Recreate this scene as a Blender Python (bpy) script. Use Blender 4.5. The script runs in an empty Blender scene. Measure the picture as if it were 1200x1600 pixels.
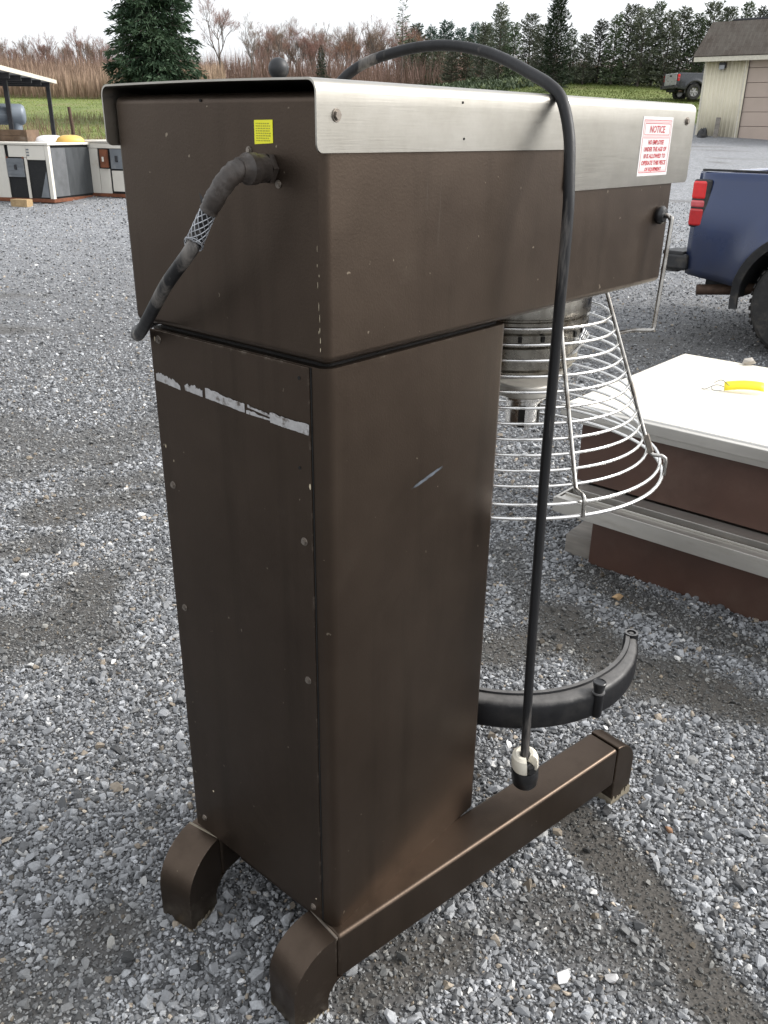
import bpy, bmesh, math, random
import numpy as np
from mathutils import Vector, Matrix, noise as mnoise
R = math.radians
SC = bpy.context.scene
COL = SC.collection
random.seed(7)
rng = np.random.default_rng(7)

# ------------------------------------------------------------------ camera
CAM = np.array([-0.8527, -0.8436, 1.5963])
YAW, PITCH, ROLL, FPX = 0.7106, -0.4166, 0.0133, 1350.22
_d = np.array([math.cos(PITCH)*math.cos(YAW), math.cos(PITCH)*math.sin(YAW), math.sin(PITCH)])
_r0 = np.array([math.sin(YAW), -math.cos(YAW), 0.0])
_u0 = np.cross(_r0, _d)
_r = _r0*math.cos(ROLL)+_u0*math.sin(ROLL)
_u = _u0*math.cos(ROLL)-_r0*math.sin(ROLL)
cd = bpy.data.cameras.new('camera'); cam = bpy.data.objects.new('camera', cd); COL.objects.link(cam)
M = Matrix.Identity(4)
for i in range(3):
    M[i][0] = _r[i]; M[i][1] = _u[i]; M[i][2] = -_d[i]; M[i][3] = CAM[i]
cam.matrix_world = M
cd.sensor_fit = 'VERTICAL'; cd.sensor_height = 36.0; cd.lens = FPX/1600*36
cd.clip_start = 0.05; cd.clip_end = 3000
SC.camera = cam

# ------------------------------------------------------------------ world, sun, exposure
SUN_EL, SUN_AZ = R(38), R(-42)          # direction towards the sun, azimuth from +X
w = bpy.data.worlds.new('World'); SC.world = w; w.use_nodes = True
nt = w.node_tree; nt.nodes.clear()
wo = nt.nodes.new('ShaderNodeOutputWorld'); bg = nt.nodes.new('ShaderNodeBackground')
sky = nt.nodes.new('ShaderNodeTexSky'); sky.sky_type = 'NISHITA'; sky.sun_disc = False
sky.sun_elevation = SUN_EL; sky.sun_rotation = R(90)-SUN_AZ
sky.air_density = 1.0; sky.dust_density = 5.0; sky.ozone_density = 1.0
hs = nt.nodes.new('ShaderNodeHueSaturation'); hs.inputs['Saturation'].default_value = 0.16
mixw = nt.nodes.new('ShaderNodeMix'); mixw.data_type = 'RGBA'; mixw.inputs[0].default_value = 0.36
mixw.inputs[7].default_value = (8.6, 8.9, 9.3, 1)      # even cloud cover over the clear sky
nt.links.new(sky.outputs[0], hs.inputs['Color']); nt.links.new(hs.outputs[0], mixw.inputs[6])
nt.links.new(mixw.outputs[2], bg.inputs['Color']); bg.inputs['Strength'].default_value = 0.15
nt.links.new(bg.outputs[0], wo.inputs[0])
sl = bpy.data.lights.new('sun', 'SUN'); sun = bpy.data.objects.new('sun', sl); COL.objects.link(sun)
sl.energy = 1.3; sl.angle = R(10); sl.color = (1.0, 0.96, 0.9)
sd = Vector((math.cos(SUN_EL)*math.cos(SUN_AZ), math.cos(SUN_EL)*math.sin(SUN_AZ), math.sin(SUN_EL)))
sun.rotation_euler = sd.to_track_quat('Z', 'Y').to_euler()
vs = SC.view_settings; vs.view_transform = 'Standard'; vs.look = 'None'; vs.gamma = 1.0; vs.use_curve_mapping = False
vs.exposure = 0.8
SC.render.engine = 'CYCLES'; SC.cycles.use_denoising = True; SC.cycles.max_bounces = 8

# ------------------------------------------------------------------ pixel helpers (directions only)
def ray(x, y): return _d + _r*(x-600)/FPX - _u*(y-800)/FPX
def on_z(x, y, z=0.0):
    v = ray(x, y); return CAM + v*(z-CAM[2])/v[2]
def at_dist(x, y, D):
    v = ray(x, y); return CAM + v*D/math.hypot(v[0], v[1])
def tfwd(x, y): return (x-CAM[0])*math.cos(YAW)+(y-CAM[1])*math.sin(YAW)
def tlat(x, y): return (x-CAM[0])*math.sin(YAW)-(y-CAM[1])*math.cos(YAW)
def sstep(a, b, x):
    t = np.clip((np.asarray(x, float)-a)/(b-a), 0, 1); return t*t*(3-2*t)
def hgt(x, y):
    t = tfwd(x, y); s = tlat(x, y)
    k = np.clip(t-7.0, 0, None)
    z = 0.046*k*k/(k+1.2)
    z = np.where(t > 78, z-0.046*(t-78)*0.6, z)
    e = np.clip(t-37, 0, 40)
    z = z + e*0.040
    z = z + np.clip(t-46, 0, 22)*0.06*sstep(2, 12, s)
    z = z + 0.12*np.sin(x*0.21+1)*np.cos(y*0.17)*sstep(26, 50, t)
    return z
def on_ground(x, y):
    v = ray(x, y); lo = 0.5
    for k in range(4000):
        P = CAM + v*lo
        if P[2] <= hgt(P[0], P[1]): return P
        lo *= 1.003
    return P
def ground_under(x, y, D):
    P = at_dist(x, y, D); P[2] = float(hgt(P[0], P[1])); return P

# ------------------------------------------------------------------ materials
def newmat(name):
    m = bpy.data.materials.new(name); m.use_nodes = True
    n = m.node_tree; n.nodes.clear()
    o = n.nodes.new('ShaderNodeOutputMaterial'); b = n.nodes.new('ShaderNodeBsdfPrincipled')
    n.links.new(b.outputs[0], o.inputs[0]); return m, n, b
def N(n, t, **k):
    x = n.nodes.new(t)
    for a, v in k.items():
        if a in ('op',): x.operation = v
        elif a == 'dt': x.data_type = v
        elif a == 'bt': x.blend_type = v
        else: x.inputs[a].default_value = v
    return x
def ramp(n, fac, stops):
    r = n.nodes.new('ShaderNodeValToRGB'); e = r.color_ramp.elements
    while len(e) < len(stops): e.new(0.5)
    for i, (p, c) in enumerate(stops):
        e[i].position = p; e[i].color = (c if hasattr(c, '__len__') else (c, c, c))+((1,) if hasattr(c, '__len__') and len(c) == 3 else ()) if hasattr(c, '__len__') else (c, c, c, 1)
    n.links.new(fac, r.inputs[0]); return r
def coords(n, scale=(1, 1, 1), kind='Object', rot=(0, 0, 0)):
    tc = n.nodes.new('ShaderNodeTexCoord'); mp = n.nodes.new('ShaderNodeMapping')
    mp.inputs['Scale'].default_value = scale; mp.inputs['Rotation'].default_value = rot
    n.links.new(tc.outputs[kind], mp.inputs[0]); return mp.outputs[0]
def tex(n, vec, scale, detail=4, rough=0.55):
    t = n.nodes.new('ShaderNodeTexNoise'); t.inputs['Scale'].default_value = scale
    t.inputs['Detail'].default_value = detail; t.inputs['Roughness'].default_value = rough
    n.links.new(vec, t.inputs['Vector']); return t
def mixc(n, fac, a, b):
    m = n.nodes.new('ShaderNodeMix'); m.data_type = 'RGBA'
    for s, v in ((0, fac), (6, a), (7, b)):
        if isinstance(v, (int, float)): m.inputs[s].default_value = v
        elif isinstance(v, tuple): m.inputs[s].default_value = v+(1,) if len(v) == 3 else v
        else: n.links.new(v, m.inputs[s])
    return m.outputs[2]
def bump(n, b, h, strength, dist):
    bp = n.nodes.new('ShaderNodeBump'); bp.inputs['Strength'].default_value = strength; bp.inputs['Distance'].default_value = dist
    n.links.new(h, bp.inputs['Height']); n.links.new(bp.outputs[0], b.inputs['Normal'])
def simple(name, c, rough=0.5, metal=0.0, var=0.12, nscale=14, bstr=0.0, bscale=60, bdist=0.002, dirt=None, dirt_th=(0.55, 0.7), spec=None, stretch=(1, 1, 1)):
    m, n, b = newmat(name); v = coords(n, stretch)
    t = tex(n, v, nscale, 5)
    lo = tuple(x*(1-var) for x in c); hi = tuple(min(1, x*(1+var)) for x in c)
    r = ramp(n, t.outputs[0], [(0.3, lo), (0.7, hi)])
    col = r.outputs[0]
    if dirt:
        t2 = tex(n, v, nscale*0.45, 8, 0.68); r2 = ramp(n, t2.outputs[0], [(dirt_th[0], 0.0), (dirt_th[1], 1.0)])
        col = mixc(n, r2.outputs[0], col, dirt)
    n.links.new(col, b.inputs['Base Color'])
    b.inputs['Metallic'].default_value = metal
    rr = ramp(n, tex(n, v, nscale*2.3, 4).outputs[0], [(0.3, max(0.02, rough-0.07)), (0.7, min(1, rough+0.09))])
    n.links.new(rr.outputs[0], b.inputs['Roughness'])
    if spec is not None: b.inputs['Specular IOR Level'].default_value = spec
    if bstr: bump(n, b, tex(n, v, bscale, 4).outputs[0], bstr, bdist)
    return m

MT = {}
def top_dust(m, c):                          # dust settled on faces that look up
    n = m.node_tree; b = n.nodes['Principled BSDF']; src = b.inputs['Base Color'].links[0].from_socket
    g = n.nodes.new('ShaderNodeNewGeometry'); s = n.nodes.new('ShaderNodeSeparateXYZ'); n.links.new(g.outputs['Normal'], s.inputs[0])
    t = tex(n, coords(n), 26, 6, 0.65); a = N(n, 'ShaderNodeMath', op='MULTIPLY_ADD'); n.links.new(t.outputs[0], a.inputs[0]); a.inputs[1].default_value = 0.9; n.links.new(s.outputs[2], a.inputs[2])
    r = N(n, 'ShaderNodeMapRange'); n.links.new(a.outputs[0], r.inputs[0]); r.inputs[1].default_value = 0.95; r.inputs[2].default_value = 1.5; r.inputs[3].default_value = 0; r.inputs[4].default_value = 0.9
    n.links.new(mixc(n, r.outputs[0], src, c), b.inputs['Base Color'])
def mk_paint():
    m, n, b = newmat('brown_enamel'); v = coords(n)
    t = tex(n, v, 3.2, 6, 0.6); r = ramp(n, t.outputs[0], [(0.3, (0.066, 0.048, 0.036)), (0.7, (0.086, 0.064, 0.048))])
    t2 = tex(n, v, 9, 8, 0.7); r2 = ramp(n, t2.outputs[0], [(0.60, 0.0), (0.80, 0.35)])
    c = mixc(n, r2.outputs[0], r.outputs[0], (0.100, 0.082, 0.062))
    st = tex(n, coords(n, (1, 1, 0.07)), 16, 5, 0.6); rs = ramp(n, st.outputs[0], [(0.52, 0.0), (0.75, 0.5)])
    c = mixc(n, rs.outputs[0], c, (0.046, 0.034, 0.025))
    sc = tex(n, coords(n, (1, 1, 0.05), rot=(0.1, 0.06, 0)), 55, 2); r3 = ramp(n, sc.outputs[0], [(0.76, 0.0), (0.79, 0.22)])
    c = mixc(n, r3.outputs[0], c, (0.16, 0.14, 0.12))
    ch = tex(n, v, 60, 2, 0.5); r4 = ramp(n, ch.outputs[0], [(0.755, 0.0), (0.77, 0.8)])
    c = mixc(n, r4.outputs[0], c, (0.30, 0.25, 0.19))
    bv = N(n, 'ShaderNodeBevel', Radius=0.007); bv.samples = 4; ge = n.nodes.new('ShaderNodeNewGeometry')
    dp = N(n, 'ShaderNodeVectorMath', op='DOT_PRODUCT'); n.links.new(bv.outputs[0], dp.inputs[0]); n.links.new(ge.outputs['Normal'], dp.inputs[1])
    ew = ramp(n, dp.outputs['Value'], [(0.955, 1.0), (0.992, 0.0)]); em = N(n, 'ShaderNodeMath', op='MULTIPLY'); n.links.new(ew.outputs[0], em.inputs[0])
    en = ramp(n, tex(n, v, 38, 6, 0.7).outputs[0], [(0.54, 0.0), (0.64, 0.85)]); n.links.new(en.outputs[0], em.inputs[1])
    c = mixc(n, em.outputs[0], c, (0.22, 0.185, 0.15))
    sz = n.nodes.new('ShaderNodeSeparateXYZ'); n.links.new(v, sz.inputs[0]); dn = tex(n, v, 18, 6, 0.7); da = N(n, 'ShaderNodeMath', op='MULTIPLY_ADD'); n.links.new(dn.outputs[0], da.inputs[0]); da.inputs[1].default_value = -0.32; n.links.new(sz.outputs[2], da.inputs[2])
    dm = N(n, 'ShaderNodeMapRange'); n.links.new(da.outputs[0], dm.inputs[0]); dm.inputs[1].default_value = -0.10; dm.inputs[2].default_value = -0.17; dm.inputs[3].default_value = 0.0; dm.inputs[4].default_value = 0.75
    c = mixc(n, dm.outputs[0], c, (0.15, 0.125, 0.095))
    n.links.new(c, b.inputs['Base Color'])
    rr = ramp(n, t2.outputs[0], [(0.3, 0.34), (0.72, 0.46)]); n.links.new(rr.outputs[0], b.inputs['Roughness'])
    b.inputs['Metallic'].default_value = 0.9
    hm = tex(n, v, 260, 3, 0.5); big = tex(n, v, 5, 2, 0.4)
    ad = N(n, 'ShaderNodeMath', op='MULTIPLY_ADD'); n.links.new(big.outputs[0], ad.inputs[0]); ad.inputs[1].default_value = 12.0; n.links.new(hm.outputs[0], ad.inputs[2])
    bump(n, b, ad.outputs[0], 0.16, 0.0011)
    return m
MT['paint'] = mk_paint()
def mk_steel():
    m, n, b = newmat('brushed_stainless'); v = coords(n, (1.2, 40, 40)); v2 = coords(n)
    t = tex(n, v, 14, 4); st = tex(n, v2, 6, 8, 0.7)
    r = ramp(n, st.outputs[0], [(0.35, (0.44, 0.42, 0.38)), (0.66, (0.35, 0.33, 0.29))])
    sp = ramp(n, tex(n, v2, 25, 6, 0.7).outputs[0], [(0.70, 0.0), (0.80, 0.5)])
    n.links.new(mixc(n, sp.outputs[0], r.outputs[0], (0.42, 0.38, 0.33)), b.inputs['Base Color'])
    b.inputs['Metallic'].default_value = 1.0
    rr = ramp(n, t.outputs[0], [(0.3, 0.28), (0.7, 0.40)]); n.links.new(rr.outputs[0], b.inputs['Roughness'])
    b.inputs['Anisotropic'].default_value = 0.4
    bump(n, b, t.outputs[0], 0.06, 0.001); return m
MT['steel'] = mk_steel()
MT['chrome'] = simple('bright_steel_wire', (0.80, 0.79, 0.77), 0.22, 1.0, 0.08, 30, dirt=(0.35, 0.31, 0.26), dirt_th=(0.66, 0.8))
MT['rod'] = simple('dull_steel_rod', (0.40, 0.385, 0.36), 0.28, 1.0, 0.15, 40, dirt=(0.16, 0.13, 0.10), dirt_th=(0.5, 0.72))
MT['drum'] = simple('planetary_steel', (0.27, 0.255, 0.225), 0.26, 1.0, 0.2, 18, dirt=(0.10, 0.078, 0.055), dirt_th=(0.46, 0.66))  # steel and grime colours deepened to carry the shade under the head
MT['cast'] = simple('cast_aluminium', (0.46, 0.44, 0.40), 0.5, 0.6, 0.12, 30, 0.3, 120, 0.001)
MT['iron'] = simple('dark_cast_iron', (0.007, 0.007, 0.008), 0.45, 0.0, 0.3, 22, 0.25, 240, 0.001, dirt=(0.030, 0.028, 0.026), dirt_th=(0.55, 0.8), spec=0.3)
top_dust(MT['iron'], (0.125, 0.12, 0.115))
MT['ironrim'] = simple('worn_iron_rim', (0.12, 0.118, 0.118), 0.5, 0.2, 0.2, 30, 0.2, 200, 0.001)
MT['bolt'] = simple('dull_bolt', (0.24, 0.21, 0.18), 0.42, 0.8, 0.25, 120)
MT['hole'] = simple('dark_hole', (0.008, 0.007, 0.006), 0.9)
MT['tape'] = simple('silver_tape_residue', (0.40, 0.39, 0.385), 0.55, 0.15, 0.15, 90, 0.2, 300, 0.0005, dirt=(0.10, 0.08, 0.065), dirt_th=(0.56, 0.66))
MT['rubber'] = simple('black_rubber_cord', (0.012, 0.012, 0.013), 0.5, 0, 0.3, 30, 0.3, 200, 0.001, dirt=(0.17, 0.155, 0.14), dirt_th=(0.55, 0.66), stretch=(1, 1, 0.12), spec=0.35)
MT['blackplastic'] = simple('black_plastic', (0.012, 0.012, 0.013), 0.34, 0, 0.2, 40)
MT['knob'] = simple('knob_phenolic', (0.014, 0.015, 0.017), 0.5, 0, 0.2, 40)
MT['cream'] = simple('cream_nylon', (0.74, 0.69, 0.58), 0.45, 0, 0.08, 30, dirt=(0.42, 0.36, 0.26), dirt_th=(0.58, 0.75))
MT['grip'] = simple('galvanised_wire', (0.42, 0.43, 0.45), 0.45, 0.7, 0.2, 60)
MT['tapewrap'] = simple('grimy_tape', (0.045, 0.036, 0.030), 0.45, 0, 0.4, 50, 0.35, 90, 0.003, dirt=(0.13, 0.115, 0.105), dirt_th=(0.5, 0.68))
MT['yellow'] = simple('yellow_sticker', (0.86, 0.83, 0.02), 0.5, 0, 0.04, 20)
MT['yellowdark'] = simple('sticker_print', (0.42, 0.40, 0.02), 0.6)
MT['labelwhite'] = simple('label_white', (0.62, 0.60, 0.59), 0.6, 0, 0.04, 20, spec=0.2)
MT['red'] = simple('label_red', (0.42, 0.03, 0.04), 0.5, 0, 0.1)
MT['redpale'] = simple('label_pale_red', (0.72, 0.36, 0.36), 0.5, 0, 0.1)
MT['footdirt'] = simple('muddy_brown_enamel', (0.075, 0.060, 0.048), 0.6, 0, 0.15, 8, 0.2, 200, 0.001, dirt=(0.19, 0.16, 0.115), dirt_th=(0.44, 0.62))
MT['mud'] = simple('dried_mud', (0.21, 0.18, 0.13), 0.9, 0, 0.2, 60, 0.3, 150, 0.002)
MT['chip'] = simple('chipped_primer', (0.55, 0.47, 0.33), 0.7)
MT['whitesheet'] = simple('white_panel_skin', (0.80, 0.79, 0.76), 0.4, 0, 0.03, 3, dirt=(0.62, 0.58, 0.50), dirt_th=(0.62, 0.85))
MT['alu'] = simple('weathered_aluminium', (0.55, 0.53, 0.49), 0.42, 0.85, 0.12, 10, 0.1, 80, 0.001, dirt=(0.30, 0.27, 0.22), dirt_th=(0.58, 0.78), stretch=(1, 0.2, 1))
MT['aludirty'] = simple('dirty_channel', (0.10, 0.085, 0.07), 0.8, 0.1, 0.3, 16, 0.3, 80, 0.002, dirt=(0.24, 0.21, 0.17))
MT['brownskin'] = simple('brown_coated_panel', (0.072, 0.036, 0.025), 0.5, 0, 0.18, 4, 0.12, 160, 0.001, dirt=(0.115, 0.075, 0.055), dirt_th=(0.5, 0.75))
MT['greywood'] = simple('weathered_wood', (0.22, 0.20, 0.175), 0.85, 0, 0.3, 30, 0.5, 50, 0.003, stretch=(1, 0.15, 1))
MT['wood'] = simple('pale_wood', (0.36, 0.25, 0.13), 0.8, 0, 0.2, 20, 0.3, 50, 0.003)
MT['crate'] = simple('dark_crate_wood', (0.13, 0.085, 0.055), 0.85, 0, 0.4, 6, dirt=(0.20, 0.17, 0.14))
MT['bluepaint'] = simple('dark_blue_car_paint', (0.003, 0.020, 0.085), 0.14, 0.1, 0.06, 3, spec=0.4)
MT['bluepaint'].node_tree.nodes['Principled BSDF'].inputs['Coat Weight'].default_value = 0.7
MT['bluedusty'] = simple('dusty_blue_paint', (0.030, 0.042, 0.062), 0.42, 0.1, 0.2, 5, dirt=(0.085, 0.078, 0.068), dirt_th=(0.45, 0.7))
MT['tyre'] = simple('tyre_rubber', (0.022, 0.021, 0.020), 0.75, 0, 0.3, 20, dirt=(0.075, 0.066, 0.054), dirt_th=(0.5, 0.7))
MT['rim'] = simple('alloy_rim', (0.45, 0.44, 0.43), 0.35, 0.9, 0.1, 20)
MT['trim'] = simple('black_trim', (0.020, 0.020, 0.021), 0.55, 0, 0.3, 20, dirt=(0.07, 0.062, 0.052), dirt_th=(0.5, 0.7))
MT['glass'] = simple('dark_car_glass', (0.02, 0.025, 0.03), 0.08, 0, 0.1, 3, spec=0.8)
def redlens(name, c, e=0):
    m = simple(name, c, 0.12, 0, 0.08, 30); m.node_tree.nodes['Principled BSDF'].inputs['Coat Weight'].default_value = 0.6; return m
MT['lens'] = redlens('red_tail_lens', (0.50, 0.012, 0.014)); MT['lens2'] = redlens('bright_red_lens', (0.75, 0.02, 0.02)); MT['lens3'] = redlens('frosted_red_lens', (0.62, 0.10, 0.11))
MT['rustpipe'] = simple('exhaust_rust', (0.085, 0.052, 0.035), 0.7, 0.4, 0.3, 20)
MT['siding'] = simple('cream_steel_siding', (0.74, 0.68, 0.53), 0.5, 0, 0.05, 1.5, dirt=(0.56, 0.48, 0.34), dirt_th=(0.55, 0.8))
MT['doorpanel'] = simple('beige_door_panel', (0.46, 0.37, 0.31), 0.5, 0, 0.05, 1.5)
def mk_shingle():
    m, n, b = newmat('asphalt_shingle'); v = coords(n)
    br = n.nodes.new('ShaderNodeTexBrick'); n.links.new(v, br.inputs['Vector'])
    br.inputs['Color1'].default_value = (0.090, 0.072, 0.058, 1); br.inputs['Color2'].default_value = (0.125, 0.104, 0.088, 1); br.inputs['Mortar'].default_value = (0.05, 0.042, 0.036, 1)
    br.inputs['Scale'].default_value = 3.0; br.inputs['Mortar Size'].default_value = 0.01
    t = tex(n, v, 1.6, 8, 0.7); r = ramp(n, t.outputs[0], [(0.4, 0.0), (0.7, 0.6)])
    n.links.new(mixc(n, r.outputs[0], br.outputs[0], (0.16, 0.145, 0.125)), b.inputs['Base Color'])
    b.inputs['Roughness'].default_value = 0.9; bump(n, b, br.outputs['Fac'], 0.3, 0.01); return m
MT['shingle'] = mk_shingle()
MT['trimcream'] = simple('cream_trim', (0.60, 0.56, 0.47), 0.5)
MT['darkmetal'] = simple('dark_metal', (0.05, 0.05, 0.055), 0.5, 0.5, 0.2, 8)
MT['lampglass'] = simple('lamp_glass', (0.32, 0.33, 0.35), 0.25, 0, 0.1, 8)
MT['cabwhite'] = simple('chalky_white_enamel', (0.66, 0.63, 0.56), 0.55, 0, 0.06, 3, dirt=(0.45, 0.34, 0.23), dirt_th=(0.62, 0.8))
MT['cabgrey'] = simple('grey_panel', (0.16, 0.175, 0.19), 0.55, 0, 0.15, 6, dirt=(0.26, 0.26, 0.25))
MT['grille'] = simple('dark_grille', (0.055, 0.060, 0.064), 0.6, 0.2, 0.3, 6, dirt=(0.15, 0.15, 0.15), dirt_th=(0.62, 0.8), stretch=(1, 1, 0.35))
MT['grille2'] = simple('dusty_grille', (0.12, 0.125, 0.13), 0.6, 0.2, 0.2, 6)
MT['cabdark'] = simple('cabinet_interior', (0.012, 0.013, 0.014), 0.8)
MT['rust'] = simple('rust_orange', (0.17, 0.060, 0.028), 0.8, 0, 0.35, 8)
MT['tank'] = simple('grey_tank_paint', (0.17, 0.20, 0.235), 0.45, 0.1, 0.1, 3)
MT['roofsheet'] = simple('shed_sheet', (0.33, 0.33, 0.33), 0.5, 0.5, 0.15, 3, dirt=(0.18, 0.14, 0.11), dirt_th=(0.5, 0.75))
MT['whiteplastic'] = simple('white_tarp', (0.75, 0.76, 0.78), 0.4)
MT['yellowplastic'] = simple('faded_yellow_shell', (0.62, 0.40, 0.10), 0.45, 0, 0.1, 3, dirt=(0.70, 0.58, 0.33))
MT['gunmetal'] = simple('grey_car_paint', (0.055, 0.058, 0.064), 0.25, 0.3, 0.05, 3)
MT['silver'] = simple('silver_tailgate', (0.50, 0.50, 0.50), 0.3, 0.6, 0.05, 3)
MT['amber'] = redlens('amber_lens', (0.75, 0.22, 0.02))
MT['blackbag'] = simple('black_debris', (0.025, 0.025, 0.027), 0.5, 0, 0.4, 10)
MT['tagwire'] = simple('tag_wire', (0.25, 0.25, 0.25), 0.35, 0.9)
MT['tagyellow'] = simple('yellow_tag', (0.88, 0.72, 0.02), 0.5, 0, 0.04)

def add_dust(m, z0, z1, c):
    n = m.node_tree; b = n.nodes['Principled BSDF']; src = b.inputs['Base Color'].links[0].from_socket
    tc = n.nodes.new('ShaderNodeTexCoord'); sp = n.nodes.new('ShaderNodeSeparateXYZ'); n.links.new(tc.outputs['Object'], sp.inputs[0])
    t = tex(n, coords(n), 4, 6, 0.65); ad = N(n, 'ShaderNodeMath', op='MULTIPLY_ADD'); n.links.new(t.outputs[0], ad.inputs[0]); ad.inputs[1].default_value = 0.5; n.links.new(sp.outputs[2], ad.inputs[2])
    mr = N(n, 'ShaderNodeMapRange'); n.links.new(ad.outputs[0], mr.inputs[0]); mr.inputs[1].default_value = z1+0.25; mr.inputs[2].default_value = z0+0.25; mr.inputs[3].default_value = 0; mr.inputs[4].default_value = 0.8
    n.links.new(mixc(n, mr.outputs[0], src, c), b.inputs['Base Color'])
    r2 = N(n, 'ShaderNodeMapRange'); n.links.new(mr.outputs[0], r2.inputs[0]); r2.inputs[3].default_value = 0.17; r2.inputs[4].default_value = 0.6; n.links.new(r2.outputs[0], b.inputs['Roughness'])
    cw = N(n, 'ShaderNodeMapRange'); n.links.new(mr.outputs[0], cw.inputs[0]); cw.inputs[3].default_value = 0.7; cw.inputs[4].default_value = 0.0; n.links.new(cw.outputs[0], b.inputs['Coat Weight'])
add_dust(MT['bluepaint'], 0.40, 1.0, (0.042, 0.040, 0.038))
top_dust(MT['whitesheet'], (0.66, 0.60, 0.48))
def bark(name, c): return simple(name, c, 0.9, 0, 0.3, 6)
MT['bark'] = bark('grey_bark', (0.11, 0.092, 0.080)); MT['twigred'] = bark('reddish_twigs', (0.24, 0.135, 0.110)); MT['twigbrown'] = bark('brown_twigs', (0.19, 0.135, 0.100))
def leafmat(name, a, b2, sc=1.2):
    m, n, b = newmat(name); v = coords(n); t = tex(n, v, sc, 3); oi = n.nodes.new('ShaderNodeObjectInfo')
    r = ramp(n, t.outputs[0], [(0.32, a), (0.68, b2)])
    g = N(n, 'ShaderNodeHueSaturation'); n.links.new(r.outputs[0], g.inputs['Color'])
    mr = N(n, 'ShaderNodeMapRange'); n.links.new(oi.outputs['Random'], mr.inputs[0]); mr.inputs[3].default_value = 0.65; mr.inputs[4].default_value = 1.5
    n.links.new(mr.outputs[0], g.inputs['Value']); n.links.new(g.outputs[0], b.inputs['Base Color'])
    b.inputs['Roughness'].default_value = 0.7; b.inputs['Specular IOR Level'].default_value = 0.25
    return m
MT['spruce'] = leafmat('spruce_needles', (0.020, 0.040, 0.022), (0.048, 0.078, 0.042), 0.7)
MT['pine'] = leafmat('pine_needles', (0.055, 0.080, 0.045), (0.115, 0.142, 0.082), 0.8)
MT['pinegrey'] = leafmat('greyish_conifer', (0.075, 0.092, 0.062), (0.150, 0.160, 0.115), 0.8)
MT['pineblue'] = leafmat('hazy_green_pine', (0.075, 0.115, 0.098), (0.125, 0.175, 0.145), 0.5)
MT['cedar'] = leafmat('dark_cedar', (0.020, 0.036, 0.020), (0.045, 0.066, 0.036), 0.9)
MT['oakleaf'] = leafmat('rusty_leaves', (0.15, 0.075, 0.045), (0.22, 0.12, 0.075), 0.8)
MT['reed'] = leafmat('dry_reeds', (0.30, 0.20, 0.145), (0.46, 0.33, 0.235), 0.15)
MT['brush'] = leafmat('reddish_brush', (0.20, 0.125, 0.105), (0.31, 0.20, 0.16), 0.15)
MT['grassblade'] = leafmat('grass_blades', (0.085, 0.125, 0.022), (0.165, 0.20, 0.045), 0.12)
MT['weed'] = leafmat('dry_weeds', (0.14, 0.105, 0.065), (0.25, 0.18, 0.11), 0.4)

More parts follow.
